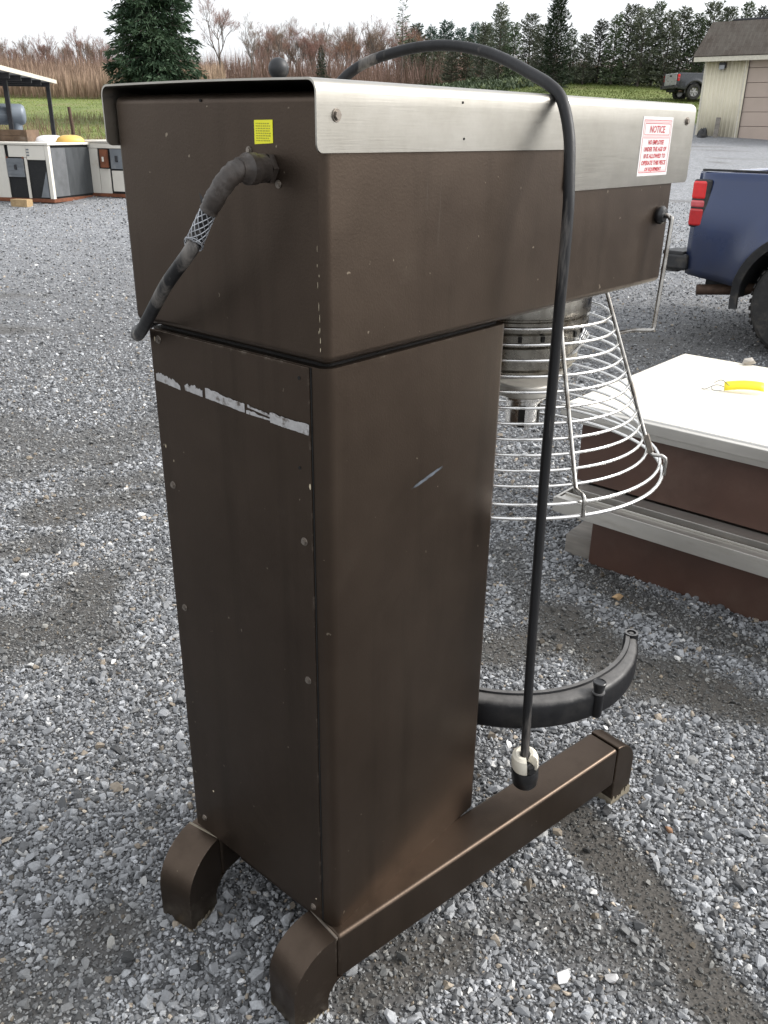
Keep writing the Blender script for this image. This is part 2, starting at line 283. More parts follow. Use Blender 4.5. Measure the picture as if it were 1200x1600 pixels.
# ------------------------------------------------------------------ mesh builder
class MB:
    def __init__(s): s.v = []; s.f = []; s.m = []
    def add(s, vs, fs, mi=0):
        o = len(s.v); s.v += [tuple(map(float, p)) for p in vs]
        s.f += [tuple(i+o for i in q) for q in fs]; s.m += [mi]*len(fs); return s
    def box(s, lo, hi, mi=0, mat=None):
        x0, y0, z0 = lo; x1, y1, z1 = hi
        v = [(x0,y0,z0),(x1,y0,z0),(x1,y1,z0),(x0,y1,z0),(x0,y0,z1),(x1,y0,z1),(x1,y1,z1),(x0,y1,z1)]
        if mat is not None: v = [mat @ Vector(p) for p in v]
        return s.add(v, [(0,3,2,1),(4,5,6,7),(0,1,5,4),(1,2,6,5),(2,3,7,6),(3,0,4,7)], mi)
    def prism(s, poly, a, b, fn, mi=0):
        """poly 2d list (ccw), extruded between a and b; fn(p,q,e)->xyz"""
        n = len(poly); v = [fn(p[0], p[1], a) for p in poly]+[fn(p[0], p[1], b) for p in poly]
        f = [tuple(range(n-1, -1, -1)), tuple(range(n, 2*n))]+[(i, (i+1) % n, n+(i+1) % n, n+i) for i in range(n)]
        return s.add(v, f, mi)
    def tube(s, path, r, n=8, closed=False, mi=0, caps=True):
        P = [Vector(p) for p in path]; k = len(P); rr = r if hasattr(r, '__len__') else [r]*k
        vs = []; up = None
        for i in range(k):
            a = P[i-1] if (i or closed) else P[i]; b = P[(i+1) % k] if (i < k-1 or closed) else P[i]
            t = (b-a).normalized()
            if up is None:
                up = Vector((0, 0, 1)) if abs(t.z) < 0.9 else Vector((1, 0, 0))
            sx = t.cross(up).normalized(); up = sx.cross(t).normalized()
            for j in range(n):
                an = 2*math.pi*j/n; vs.append(P[i]+(sx*math.cos(an)+up*math.sin(an))*rr[i])
        fs = []
        for i in range(k if closed else k-1):
            for j in range(n):
                a = i*n+j; b = i*n+(j+1) % n; c = ((i+1) % k)*n+(j+1) % n; d = ((i+1) % k)*n+j
                fs.append((a, b, c, d))
        if not closed and caps: fs += [tuple(range(n-1, -1, -1)), tuple(range((k-1)*n, k*n))]
        return s.add(vs, fs, mi)
    def lathe(s, prof, n=24, c=(0, 0, 0), axis='z', mi=0, a0=0, a1=360, closed_prof=False):
        full = abs(a1-a0) >= 359.9; vs = []; st = n if full else n+1
        for i in range(st):
            an = R(a0+(a1-a0)*i/n)
            for (rr, h) in prof:
                x, y, z = rr*math.cos(an), rr*math.sin(an), h
                if axis == 'x': p = (z, x, y)
                elif axis == 'y': p = (y, z, x)
                else: p = (x, y, z)
                vs.append((p[0]+c[0], p[1]+c[1], p[2]+c[2]))
        m = len(prof); fs = []
        for i in range(n):
            i2 = (i+1) % st
            for j in range(m if closed_prof else m-1):
                j2 = (j+1) % m
                fs.append((i*m+j, i2*m+j, i2*m+j2, i*m+j2))
        if not full and closed_prof: fs += [tuple(range(m)), tuple(range(n*m+m-1, n*m-1, -1))]
        return s.add(vs, fs, mi)
    def mesh(s, name, mats, smooth=40, recalc=True, merge=0):
        me = bpy.data.meshes.new(name); me.from_pydata(s.v, [], s.f)
        for m in mats: me.materials.append(m)
        if len(mats) > 1: me.polygons.foreach_set('material_index', s.m)
        if recalc or merge:
            bm = bmesh.new(); bm.from_mesh(me)
            if merge: bmesh.ops.remove_doubles(bm, verts=bm.verts, dist=merge)
            if recalc: bmesh.ops.recalc_face_normals(bm, faces=bm.faces)
            bm.to_mesh(me); bm.free()
        if smooth:
            me.polygons.foreach_set('use_smooth', [True]*len(me.polygons)); me.set_sharp_from_angle(angle=R(smooth))
        me.update(); return me
    def build(s, name, mat, parent=None, smooth=40, bevel=0, bseg=2, recalc=True, merge=0):
        mats = mat if isinstance(mat, (list, tuple)) else [mat]
        me = s.mesh(name, [MT[m] if isinstance(m, str) else m for m in mats], smooth, recalc, merge)
        o = bpy.data.objects.new(name, me); COL.objects.link(o)
        if parent is not None: attach(o, parent)
        if bevel:
            b = o.modifiers.new('bevel', 'BEVEL'); b.width = bevel; b.segments = bseg; b.limit_method = 'ANGLE'; b.angle_limit = R(35); b.harden_normals = True
        return o
WORLDOF = {}
def attach(o, parent):
    o.parent = parent
    if parent.get('_world'):        # children given in world coordinates
        o.matrix_parent_inverse = Matrix.Translation(-Vector(parent['_wloc']))
    elif parent.parent is not None and parent.parent.get('_world'):
        pass
def thing(name, label, cat, loc=(0, 0, 0), rz=0, group=None, world=False):
    o = bpy.data.objects.new(name, None); COL.objects.link(o); o.empty_display_size = 0.2
    o.location = loc; o.rotation_euler = (0, 0, rz); tag(o, label, cat, group)
    if world: o['_world'] = 1; o['_wloc'] = tuple(map(float, loc))
    return o
def tag(o, label=None, cat=None, group=None, kind=None):
    if label: o['label'] = label
    if cat: o['category'] = cat
    if group: o['group'] = group
    if kind: o['kind'] = kind
    return o
def dup(root, loc=None, rz=None, scale=None, label=None, group=None):
    c = root.copy(); COL.objects.link(c)
    if loc is not None: c.location = loc
    if rz is not None: c.rotation_euler = (0, 0, rz)
    if scale is not None: c.scale = scale
    if label: c['label'] = label
    if group: c['group'] = group
    for ch in list(root.children):
        d = ch.copy(); COL.objects.link(d); d.parent = c
        for g in list(ch.children):
            e = g.copy(); COL.objects.link(e); e.parent = d
    return c
def spline(pts, n=8):
    P = [Vector(p) for p in pts]; P = [P[0]*2-P[1]]+P+[P[-1]*2-P[-2]]; out = []
    for i in range(1, len(P)-2):
        for k in range(n):
            t = k/n; a, b, c, d = P[i-1], P[i], P[i+1], P[i+2]
            out.append(0.5*((2*b)+(c-a)*t+(2*a-5*b+4*c-d)*t*t+(3*b-a-3*c+d)*t*t*t))
    out.append(P[-2]); return out
def arc(cx, cy, r, a0, a1, n=6): return [(cx+r*math.cos(R(a0+(a1-a0)*i/n)), cy+r*math.sin(R(a0+(a1-a0)*i/n))) for i in range(n+1)]
def rrect(x0, y0, x1, y1, r, n=4):
    return arc(x1-r, y0+r, r, -90, 0, n)+arc(x1-r, y1-r, r, 0, 90, n)+arc(x0+r, y1-r, r, 90, 180, n)+arc(x0+r, y0+r, r, 180, 270, n)
def textmesh(s, size, spacing=1.0, shear=0.0, bold=0.0):
    c = bpy.data.curves.new('t', 'FONT'); c.body = s; c.size = size; c.align_x = 'CENTER'; c.align_y = 'CENTER'; c.space_line = spacing; c.shear = shear; c.offset = bold; c.extrude = 0.0001; c.resolution_u = 2
    o = bpy.data.objects.new('t', c); COL.objects.link(o); bpy.context.view_layer.update()
    me = bpy.data.meshes.new_from_object(o.evaluated_get(bpy.context.evaluated_depsgraph_get()))
    bpy.data.objects.remove(o); bpy.data.curves.remove(c); return me

# ------------------------------------------------------------------ ground
def seg_dist(px, py, ax, ay, bx, by):
    dx, dy = bx-ax, by-ay; L = dx*dx+dy*dy+1e-12
    t = np.clip(((px-ax)*dx+(py-ay)*dy)/L, 0, 1)
    return np.hypot(px-ax-t*dx, py-ay-t*dy)
DIRT_SHADE = [([(900,1270),(960,1345),(1050,1455),(1160,1620)], 0.075, 0.95), ([(870,965),(980,1050),(1090,1075),(1210,1120)], 0.15, 0.8),
        ([(790,1010),(850,1000)], 0.13, 0.75), ([(930,900),(1010,950),(1200,1030)], 0.10, 0.55), ([(560,1560),(700,1480)], 0.07, 0.7),  # deck-front and beneath-rail runs paint the shade there into the ground colour
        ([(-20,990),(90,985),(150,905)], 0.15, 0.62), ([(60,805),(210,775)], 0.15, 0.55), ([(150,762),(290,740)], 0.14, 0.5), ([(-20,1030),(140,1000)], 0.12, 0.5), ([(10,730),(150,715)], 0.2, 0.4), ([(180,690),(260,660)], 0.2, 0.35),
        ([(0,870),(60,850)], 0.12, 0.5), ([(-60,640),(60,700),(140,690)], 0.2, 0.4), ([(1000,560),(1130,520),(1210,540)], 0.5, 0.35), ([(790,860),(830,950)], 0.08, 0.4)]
DIRT_SHADE = [([tuple(on_z(*p)[:2]) for p in pts], wd, st) for pts, wd, st in DIRT_SHADE]
def vnoise(x, y, seed=0):
    xi = np.floor(x).astype(np.int64); yi = np.floor(y).astype(np.int64); fx = x-xi; fy = y-yi
    fx = fx*fx*(3-2*fx); fy = fy*fy*(3-2*fy)
    def hsh(a, b):
        n = (a*374761393+b*668265263+seed*974711) & 0x7fffffff
        n = ((n ^ (n >> 13))*1274126177) & 0x7fffffff
        return ((n ^ (n >> 16)) & 0xffff)/65535.0
    return (hsh(xi,yi)*(1-fx)+hsh(xi+1,yi)*fx)*(1-fy)+(hsh(xi,yi+1)*(1-fx)+hsh(xi+1,yi+1)*fx)*fy
def fbm(x, y, seed=0, o=4):
    s = 0; a = 0.5
    for k in range(o): s = s+a*vnoise(x*2**k, y*2**k, seed+k); a *= 0.5
    return s/0.94
def dirt_shade_mask(x, y):
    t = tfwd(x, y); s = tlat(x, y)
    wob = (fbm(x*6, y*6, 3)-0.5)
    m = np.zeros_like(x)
    for pts, wd, st in DIRT_SHADE:
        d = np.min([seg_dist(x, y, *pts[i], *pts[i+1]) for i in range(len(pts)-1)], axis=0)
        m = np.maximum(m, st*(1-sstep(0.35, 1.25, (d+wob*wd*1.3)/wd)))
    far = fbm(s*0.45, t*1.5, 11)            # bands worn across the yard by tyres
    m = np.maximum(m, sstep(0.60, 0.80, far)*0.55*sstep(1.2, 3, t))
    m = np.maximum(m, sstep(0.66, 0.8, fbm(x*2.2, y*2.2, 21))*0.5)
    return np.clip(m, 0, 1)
def grass_mask(x, y):
    t = tfwd(x, y); s = tlat(x, y)
    edge = 27+17*sstep(2, 14, s)+(fbm(x*0.4, y*0.4, 5)-0.5)*2.5
    return sstep(-0.6, 0.6, t-edge)

nseg = 288
radii = [0.0]; r_ = 0.12
while r_ < 1400:
    radii.append(r_); r_ += 0.055 if r_ < 6 else (r_-6)*0.035+0.055
radii = np.array(radii); az = np.linspace(0, 2*math.pi, nseg, endpoint=False)
RR, AA = np.meshgrid(radii[1:], az, indexing='ij')
gx = np.concatenate([[CAM[0]], (CAM[0]+RR*np.cos(AA)).ravel()]); gy = np.concatenate([[CAM[1]], (CAM[1]+RR*np.sin(AA)).ravel()])
gz = hgt(gx, gy)
nr = len(radii)-1
fs = [(0, 1+j, 1+(j+1) % nseg) for j in range(nseg)]
for i in range(nr-1):
    a = 1+i*nseg; b = a+nseg
    fs += [(a+j, b+j, b+(j+1) % nseg, a+(j+1) % nseg) for j in range(nseg)]
me = bpy.data.meshes.new('ground'); me.from_pydata(np.stack([gx, gy, gz], 1).tolist(), [], fs)
me.polygons.foreach_set('use_smooth', [True]*len(me.polygons))
for nm, arr in (('dirt', dirt_shade_mask(gx, gy)), ('grass', grass_mask(gx, gy)), ('under', 1-sstep(5, 15, np.hypot(gx-CAM[0], gy-CAM[1])))):
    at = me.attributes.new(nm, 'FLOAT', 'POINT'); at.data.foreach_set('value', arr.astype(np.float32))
def mk_ground():
    m, n, b = newmat('gravel_ground'); v = coords(n)
    vo = n.nodes.new('ShaderNodeTexVoronoi'); vo.inputs['Scale'].default_value = 62; n.links.new(v, vo.inputs['Vector'])
    sep = n.nodes.new('ShaderNodeSeparateColor'); n.links.new(vo.outputs['Color'], sep.inputs[0])
    r = ramp(n, sep.outputs[0], [(0.0, (0.09, 0.094, 0.10)), (0.35, (0.21, 0.218, 0.235)), (0.7, (0.32, 0.333, 0.355)), (0.93, (0.55, 0.56, 0.57)), (1.0, (0.40, 0.34, 0.25))])
    vs2 = n.nodes.new('ShaderNodeTexVoronoi'); vs2.inputs['Scale'].default_value = 17; n.links.new(v, vs2.inputs['Vector'])
    sep2 = n.nodes.new('ShaderNodeSeparateColor'); n.links.new(vs2.outputs['Color'], sep2.inputs[0])
    r2 = ramp(n, sep2.outputs[0], [(0.0, (0.19, 0.195, 0.21)), (0.6, (0.32, 0.33, 0.35)), (1.0, (0.50, 0.51, 0.53))])
    c = mixc(n, 0.45, r.outputs[0], r2.outputs[0])
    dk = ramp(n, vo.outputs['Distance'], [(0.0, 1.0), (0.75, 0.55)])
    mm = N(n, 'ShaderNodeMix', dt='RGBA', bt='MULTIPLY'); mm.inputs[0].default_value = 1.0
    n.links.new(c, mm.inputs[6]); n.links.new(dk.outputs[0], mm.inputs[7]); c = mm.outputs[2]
    ua = n.nodes.new('ShaderNodeAttribute'); ua.attribute_name = 'under'      # ground sheet made darker near the camera, between the loose stones
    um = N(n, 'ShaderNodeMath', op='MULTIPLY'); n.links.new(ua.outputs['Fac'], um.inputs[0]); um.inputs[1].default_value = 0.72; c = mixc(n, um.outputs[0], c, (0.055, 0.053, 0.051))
    da = n.nodes.new('ShaderNodeAttribute'); da.attribute_name = 'dirt'  # carries bare dirt and the shade painted into the same mask
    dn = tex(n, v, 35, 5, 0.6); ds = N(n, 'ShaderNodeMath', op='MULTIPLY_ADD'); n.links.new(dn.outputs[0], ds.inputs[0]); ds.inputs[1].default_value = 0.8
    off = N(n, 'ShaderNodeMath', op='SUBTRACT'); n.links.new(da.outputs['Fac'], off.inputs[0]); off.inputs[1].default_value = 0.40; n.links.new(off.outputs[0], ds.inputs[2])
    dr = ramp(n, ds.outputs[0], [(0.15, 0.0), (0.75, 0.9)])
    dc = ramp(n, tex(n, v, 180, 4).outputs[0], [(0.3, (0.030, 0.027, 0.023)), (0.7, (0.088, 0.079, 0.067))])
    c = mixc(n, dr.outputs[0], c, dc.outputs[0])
    ga = n.nodes.new('ShaderNodeAttribute'); ga.attribute_name = 'grass'
    gt = ramp(n, tex(n, v, 0.35, 6, 0.6).outputs[0], [(0.3, (0.10, 0.145, 0.028)), (0.52, (0.17, 0.205, 0.05)), (0.72, (0.21, 0.19, 0.08))])
    gf = ramp(n, tex(n, v, 9, 5, 0.7).outputs[0], [(0.3, (0.55, 0.55, 0.55)), (0.7, (1.15, 1.15, 1.1))])
    gm = N(n, 'ShaderNodeMix', dt='RGBA', bt='MULTIPLY'); gm.inputs[0].default_value = 1.0
    n.links.new(gt.outputs[0], gm.inputs[6]); n.links.new(gf.outputs[0], gm.inputs[7])
    c = mixc(n, ga.outputs['Fac'], c, gm.outputs[2])
    n.links.new(c, b.inputs['Base Color']); b.inputs['Roughness'].default_value = 0.85
    bump(n, b, vo.outputs['Distance'], 0.6, -0.006); return m
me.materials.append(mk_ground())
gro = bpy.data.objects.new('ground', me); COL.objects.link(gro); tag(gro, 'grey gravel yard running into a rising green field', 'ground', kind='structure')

# loose gravel: real stones scattered over the yard in front of the camera
def hull_rock(seed, k):
    rd = random.Random(seed); bm = bmesh.new()
    for i in range(k):
        v = Vector((rd.gauss(0, 1), rd.gauss(0, 1), rd.gauss(0, 1))).normalized()*rd.uniform(0.82, 1.08)
        bm.verts.new((v.x*1.15, v.y*0.9, v.z*0.68))
    g = bmesh.ops.convex_hull(bm, input=bm.verts)
    bmesh.ops.delete(bm, geom=[x for x in g['geom_interior'] if isinstance(x, bmesh.types.BMVert)], context='VERTS')
    me = bpy.data.meshes.new('stone'); bm.to_mesh(me); bm.free(); return me
def mk_stone():
    m, n, b = newmat('crushed_stone'); a = n.nodes.new('ShaderNodeAttribute'); a.attribute_type = 'INSTANCER'; a.attribute_name = 'col'
    t = tex(n, coords(n), 2.2, 5, 0.7); r = ramp(n, t.outputs[0], [(0.3, 0.78), (0.7, 1.16)])
    mm = N(n, 'ShaderNodeMix', dt='RGBA', bt='MULTIPLY'); mm.inputs[0].default_value = 1.0
    n.links.new(a.outputs['Color'], mm.inputs[6]); n.links.new(r.outputs[0], mm.inputs[7]); n.links.new(mm.outputs[2], b.inputs['Base Color'])
    b.inputs['Roughness'].default_value = 0.7; b.inputs['Specular IOR Level'].default_value = 0.4; return m
MT['stone'] = mk_stone()
rockcol = bpy.data.collections.new('stone_shapes')
for i in range(12):
    me = hull_rock(100+i, 11+i % 5); me.materials.append(MT['stone']); o = bpy.data.objects.new('stone_shape', me); rockcol.objects.link(o)
def polar_cells(d0, d1, c0, k, half=R(47)):
    xs = []; ys = []; cs = []; d = d0
    while d < d1:
        c = max(c0, k*d); na = max(1, int(2*half*d/c)); a = YAW-half+(np.arange(na)+rng.random(na))*2*half/na
        dd = d+(rng.random(na)-0.5)*c*1.2
        xs.append(CAM[0]+dd*np.cos(a)); ys.append(CAM[1]+dd*np.sin(a)); cs.append(np.full(na, c)); d += c
    return np.concatenate(xs), np.concatenate(ys), np.concatenate(cs)
def stone_layer(d0, d1, c0, k, rad, sig, rmax, thin):
    x, y, c = polar_cells(d0, d1, c0, k); dm = dirt_shade_mask(x, y); gm = grass_mask(x, y)
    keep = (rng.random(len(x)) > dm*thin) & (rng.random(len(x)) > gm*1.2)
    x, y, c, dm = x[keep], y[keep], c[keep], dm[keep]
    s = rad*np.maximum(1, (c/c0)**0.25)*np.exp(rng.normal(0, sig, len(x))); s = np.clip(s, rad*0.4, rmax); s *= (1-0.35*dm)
    return x, y, s, dm
L = [stone_layer(0.9, 18, 0.0118, 0.0042, 0.0060, 0.42, 0.019, 0.72), stone_layer(0.9, 7, 0.0076, 0.0030, 0.0037, 0.3, 0.009, 0.5)]
x, y, s, dm = [np.concatenate([q[i] for q in L]) for i in range(4)]
n_ = len(x); print('stones', n_); z = hgt(x, y)+s*0.18+rng.random(n_)*s*0.35
base = np.clip(rng.normal(0.255, 0.095, n_), 0.07, 0.66); pick = rng.random(n_)
colr = np.stack([base*0.975, base, base*1.035], 1)
wm = pick < 0.045; colr[wm] = np.stack([base[wm]*1.75, base[wm]*1.74, base[wm]*1.7], 1)
tm = (pick > 0.045) & (pick < 0.085); colr[tm] = np.stack([base[tm]*1.15, base[tm]*0.98, base[tm]*0.78], 1)
dk = (pick > 0.085) & (pick < 0.2); colr[dk] *= 0.5
colr = np.clip(colr, 0.03, 0.78)*(1-0.66*dm)[:, None]*np.stack([1+0.04*dm, 1-0*dm, 1-0.10*dm], 1)  # stones darkened with the mask, painted contact shade by base and arm included
me = bpy.data.meshes.new('gravel'); me.vertices.add(n_); me.vertices.foreach_set('co', np.stack([x, y, z], 1).astype(np.float32).ravel())
a = me.attributes.new('sc', 'FLOAT_VECTOR', 'POINT'); a.data.foreach_set('vector', (s[:, None]*rng.uniform(0.8, 1.25, (n_, 3))).astype(np.float32).ravel())
a = me.attributes.new('rot', 'FLOAT_VECTOR', 'POINT'); a.data.foreach_set('vector', (rng.normal(0, 0.45, (n_, 3))*[1, 1, 0]+rng.uniform(0, 6.28, (n_, 3))*[0, 0, 1]).astype(np.float32).ravel())
a = me.attributes.new('idx', 'INT', 'POINT'); a.data.foreach_set('value', rng.integers(0, 12, n_).astype(np.int32))
a = me.attributes.new('col', 'FLOAT_COLOR', 'POINT'); a.data.foreach_set('color', np.concatenate([colr, np.ones((n_, 1))], 1).astype(np.float32).ravel())
gv = bpy.data.objects.new('gravel', me); COL.objects.link(gv); tag(gv, 'loose crushed grey stone spread over the yard', 'gravel', kind='stuff')
ng = bpy.data.node_groups.new('gravel', 'GeometryNodeTree')
ng.interface.new_socket('Geometry', in_out='INPUT', socket_type='NodeSocketGeometry'); ng.interface.new_socket('Geometry', in_out='OUTPUT', socket_type='NodeSocketGeometry')
gi = ng.nodes.new('NodeGroupInput'); go = ng.nodes.new('NodeGroupOutput'); ip = ng.nodes.new('GeometryNodeInstanceOnPoints'); ci = ng.nodes.new('GeometryNodeCollectionInfo')
ci.inputs['Collection'].default_value = rockcol; ci.inputs['Separate Children'].default_value = True; ci.inputs['Reset Children'].default_value = True
def nat(nm, dt):
    q = ng.nodes.new('GeometryNodeInputNamedAttribute'); q.data_type = dt; q.inputs[0].default_value = nm; return q.outputs[0]
e2r = ng.nodes.new('FunctionNodeEulerToRotation'); ng.links.new(nat('rot', 'FLOAT_VECTOR'), e2r.inputs[0])
ng.links.new(gi.outputs[0], ip.inputs['Points']); ng.links.new(ci.outputs[0], ip.inputs['Instance']); ip.inputs['Pick Instance'].default_value = True
ng.links.new(nat('idx', 'INT'), ip.inputs['Instance Index']); ng.links.new(e2r.outputs[0], ip.inputs['Rotation']); ng.links.new(nat('sc', 'FLOAT_VECTOR'), ip.inputs['Scale'])
ng.links.new(ip.outputs[0], go.inputs[0])
md = gv.modifiers.new('stones', 'NODES'); md.node_group = ng

def lone_stone(px, py, s, c, label, sd, z=None):
    me = hull_rock(sd, 16); m = simple('stone_'+str(sd), c, 0.75, 0, 0.15, 60, 0.2, 200, 0.001); me.materials.append(m)
    o = bpy.data.objects.new('stone', me); COL.objects.link(o); P = on_z(px, py, 0 if z is None else z)
    o.location = (P[0], P[1], P[2]+s*0.55); o.scale = (s, s*0.85, s); o.rotation_euler = (0.1, 0, sd)
    b = o.modifiers.new('bevel', 'BEVEL'); b.width = 0.2; b.segments = 2
    tag(o, label, 'stone'); return o
lone_stone(965, 937, 0.021, (0.42, 0.28, 0.15), 'rounded orange stone on the gravel in front of the brown panel', 301)
lone_stone(850, 1068+330, 0.011, (0.3, 0.3, 0.3), 'plain grey stone beside the rail of the mixer', 302) if False else None
lone_stone(1046, 1301, 0.013, (0.30, 0.17, 0.10), 'small rusty brown stone on grey gravel beyond the front foot', 303)
lone_stone(958, 1533, 0.018, (0.52, 0.51, 0.50), 'oblong pale stone at the edge of the bare dirt strip', 304)
lone_stone(879, 1532, 0.019, (0.50, 0.50, 0.50), 'blocky light grey stone on gravel beside the long rail', 305)
lone_stone(1058, 1031, 0.012, (0.62, 0.61, 0.58), 'small white stone near the tip of the iron arm', 306)
# ------------------------------------------------------------------ mixer
CX, CY0, CY1 = 0.4601, 0.0, 0.4234
CYM = 0.2117
HX0, HX1, HY0, HY1, HZ0, HZ1 = -0.0038, 1.0685, -0.0048, 0.4584, 1.2905, 1.640
mix = thing('mixer', 'brown floor-standing planetary mixer with stainless cover and hanging power cord', 'mixer', (0.42, CYM, 0), world=True)
# column
m = MB(); m.prism(rrect(0, CY0, CX, CY1, 0.018, 5), 0.184, 1.2840, lambda p, q, e: (p, q, e)); column = m.build('column', 'paint', mix, 35)
m = MB(); m.prism(rrect(0.012, CY0+0.012, CX-0.012, CY1-0.012, 0.012, 4), 1.2842, 1.2903, lambda p, q, e: (p, q, e)); m.build('neck_seam', 'hole', mix, 35)  # recessed seam, coloured near-black for the shade under the head's lower edge
# head housing
m = MB(); m.box((HX0, HY0, HZ0), (HX1, HY1, HZ1)); head = m.build('head_housing', 'paint', mix, 35, bevel=0.013, bseg=4)
# rear access panel
PY0, PY1, PZ0, PZ1 = 0.0335, 0.4195, 0.189, 1.2825
m = MB(); m.box((-0.0032, PY0, PZ0), (-0.0002, PY1, PZ1)); panel = m.build('rear_panel', 'paint', mix, 35, bevel=0.0008)
m = MB(); m.box((-0.0012, PY0-0.0026, PZ0), (0.0004, PY0-0.0002, PZ1)); m.build('panel_gap', 'hole', panel, 0)
def hexbolt(p, nrm, rad, parent, name='screw', mat='bolt', washer=True):
    nrm = Vector(nrm).normalized(); mt = Matrix.Translation(p) @ nrm.to_track_quat('Z', 'Y').to_matrix().to_4x4()
    b = MB(); k = 6
    if washer: b.lathe([(0, 0.0012), (rad*1.28, 0.0012), (rad*1.34, 0.0)], 16)
    pr = [(rad*math.cos(R(60*i+13)), rad*math.sin(R(60*i+13))) for i in range(6)]
    b.prism(pr, 0.0, rad*0.55, lambda x, y, e: (x, y, e)); pr2 = [(x*0.86, y*0.86) for x, y in pr]
    b.prism(pr2, rad*0.5, rad*0.72, lambda x, y, e: (x, y, e))
    b.v = [tuple(mt @ Vector(q)) for q in b.v]; return b.build(name, mat, parent, 30)
for (yy, zz) in ((0.396,1.267),(0.392,1.003),(0.052,1.000),(0.391,0.748),(0.052,0.738),(0.390,0.223),(0.055,0.208)):
    hexbolt((-0.0033, yy, zz), (-1, 0, 0.0), 0.0052, panel)
def disc(p, axis, rad, parent, name, mat):
    b = MB(); b.lathe([(0, -0.0006), (rad, -0.0006), (rad, 0.0004)], 12, p, axis); return b.build(name, mat, parent, 30)
for (yy, zz) in ((0.054,1.264),(0.058,1.123)): disc((-0.0034, yy, zz), 'x', 0.0028, panel, 'screw_hole', 'hole')
# torn tape strip across the panel
def ragged(y0, z0, y1, z1, h, sd, n=26, tear=0.35):
    xt = -0.0036-0.00022*(sd-50)
    rd = random.Random(sd); b = MB(); vs = []; a = 0; c_ = 0
    for i in range(n+1):
        t = i/n; y = y0+(y1-y0)*t; z = z0+(z1-z0)*t
        a = a*0.7+rd.uniform(-1, 1)*0.4; c_ = c_*0.5+rd.uniform(-1, 1)*0.2
        vs += [(xt, y+rd.uniform(-.0006, .0006), z-h*0.5+c_*h*0.12), (xt, y+rd.uniform(-.0006, .0006), z+h*0.5+a*h*tear)]
    b.add(vs, [(2*i, 2*i+2, 2*i+3, 2*i+1) for i in range(n)]); return b
for k, a in enumerate(((0.412,1.200,0.345,1.1955,0.0125),(0.332,1.1965,0.285,1.1945,0.011),(0.277,1.197,0.180,1.192,0.0155),(0.176,1.1865,0.110,1.187,0.005),(0.172,1.197,0.108,1.191,0.004),(0.120,1.190,0.0345,1.189,0.0170))):
    o = ragged(*a, 50+k, tear=0.55 if k in (0, 1, 3, 4) else 0.2).build('tape_residue', 'tape', panel, 0)
# pale chips on the edges
def chipmark(verts_fn, name, parent, sd, n=7):
    rd = random.Random(sd); pts = [verts_fn(math.cos(6.28*i/n)*rd.uniform(.55, 1), math.sin(6.28*i/n)*rd.uniform(.55, 1)) for i in range(n)]
    b = MB(); b.add(pts, [tuple(range(n))]); return b.build(name, 'chip', parent, 0, recalc=False)
for k, (yy, zz, a, h) in enumerate(((0.0362,1.098,.0022,.008),(0.403,1.075,.0018,.004),(0.406,1.279-.012,.0015,.006),(0.047,.235,.0025,.0025),(0.35,.32,.003,.003),(0.383,1.052,.001,.003))):
    chipmark(lambda u, v: (-0.00365, yy+u*a, zz+v*h), 'paint_chip', panel, 70+k)
rd = random.Random(31)
for k in range(11):
    yy = HY0+0.0145+rd.uniform(-0.002, 0.002); zz = rd.uniform(1.31, 1.45); a = rd.uniform(0.0004, 0.0009); h = rd.uniform(0.0015, 0.0075)
    chipmark(lambda u, v: (HX0-0.0003, yy+u*a, zz+v*h), 'paint_chip', head, 80+k, 9)
chipmark(lambda u, v: (0.24+u*0.05, -0.0006, 1.052+u*0.010+v*0.004), 'scuff_mark', column, 92, 34)
column.children[-1].data.materials[0] = simple('blue_scuff', (0.075, 0.085, 0.10), 0.5, 0, 0.3, 60)

# stainless cover
CVX0, CVX1, CVY0, CVY1, CVZ = -0.0202, 1.126, -0.0085, 0.4620, 1.6545
def cover():
    b = MB(); rad = 0.016; st = []
    zl, zr, xs = 1.568, 1.4985, 0.600
    q = 0.010
    st += [(CVX0+q*(1-math.cos(R(90*i/4))), zl+q*(1-math.sin(R(90*i/4)))) for i in range(5)]
    st += [(CVX0+(xs-0.004-CVX0)*k/12, zl) for k in range(1, 12)]
    st += [(xs-0.004, zl), (xs, zl-0.004), (xs+0.0005, zr+0.006), (xs+0.006, zr)]
    st += [(xs+0.006+(CVX1-xs-0.006-q)*k/10, zr) for k in range(1, 10)]
    st += [(CVX1-q*math.sin(R(90-90*i/4)) if False else CVX1-q*(1-math.sin(R(90*i/4))), zr+q*(1-math.cos(R(90*i/4)))) for i in range(5)]
    prof_n = None; vs = []
    for (X, z0) in st:
        a = [(CVY0, z0+(CVZ-rad-z0)*k/5) for k in range(5)]
        c = arc(CVY0+rad, CVZ-rad, rad, 180, 90, 6)
        mid = [(CVY0+rad+(CVY1-CVY0-2*rad)*k/8, CVZ+0.0015*math.sin(math.pi*k/8)) for k in range(1, 8)]
        d = arc(CVY1-rad, CVZ-rad, rad, 90, 0, 6); e = [(CVY1, CVZ-rad-(CVZ-rad-z0)*k/5) for k in range(1, 6)]
        pr = a+c+mid+d+e; prof_n = len(pr); vs += [(X, y, z) for y, z in pr]
    fs = [(i*prof_n+j, (i+1)*prof_n+j, (i+1)*prof_n+j+1, i*prof_n+j+1) for i in range(len(st)-1) for j in range(prof_n-1)]
    b.add(vs, fs); o = b.build('top_cover', 'steel', mix, 50, recalc=False)
    sm = o.modifiers.new('thickness', 'SOLIDIFY'); sm.thickness = 0.0028; sm.offset = -1
    es = o.modifiers.new('split', 'EDGE_SPLIT'); es.split_angle = R(45)
    return o
cov = cover()
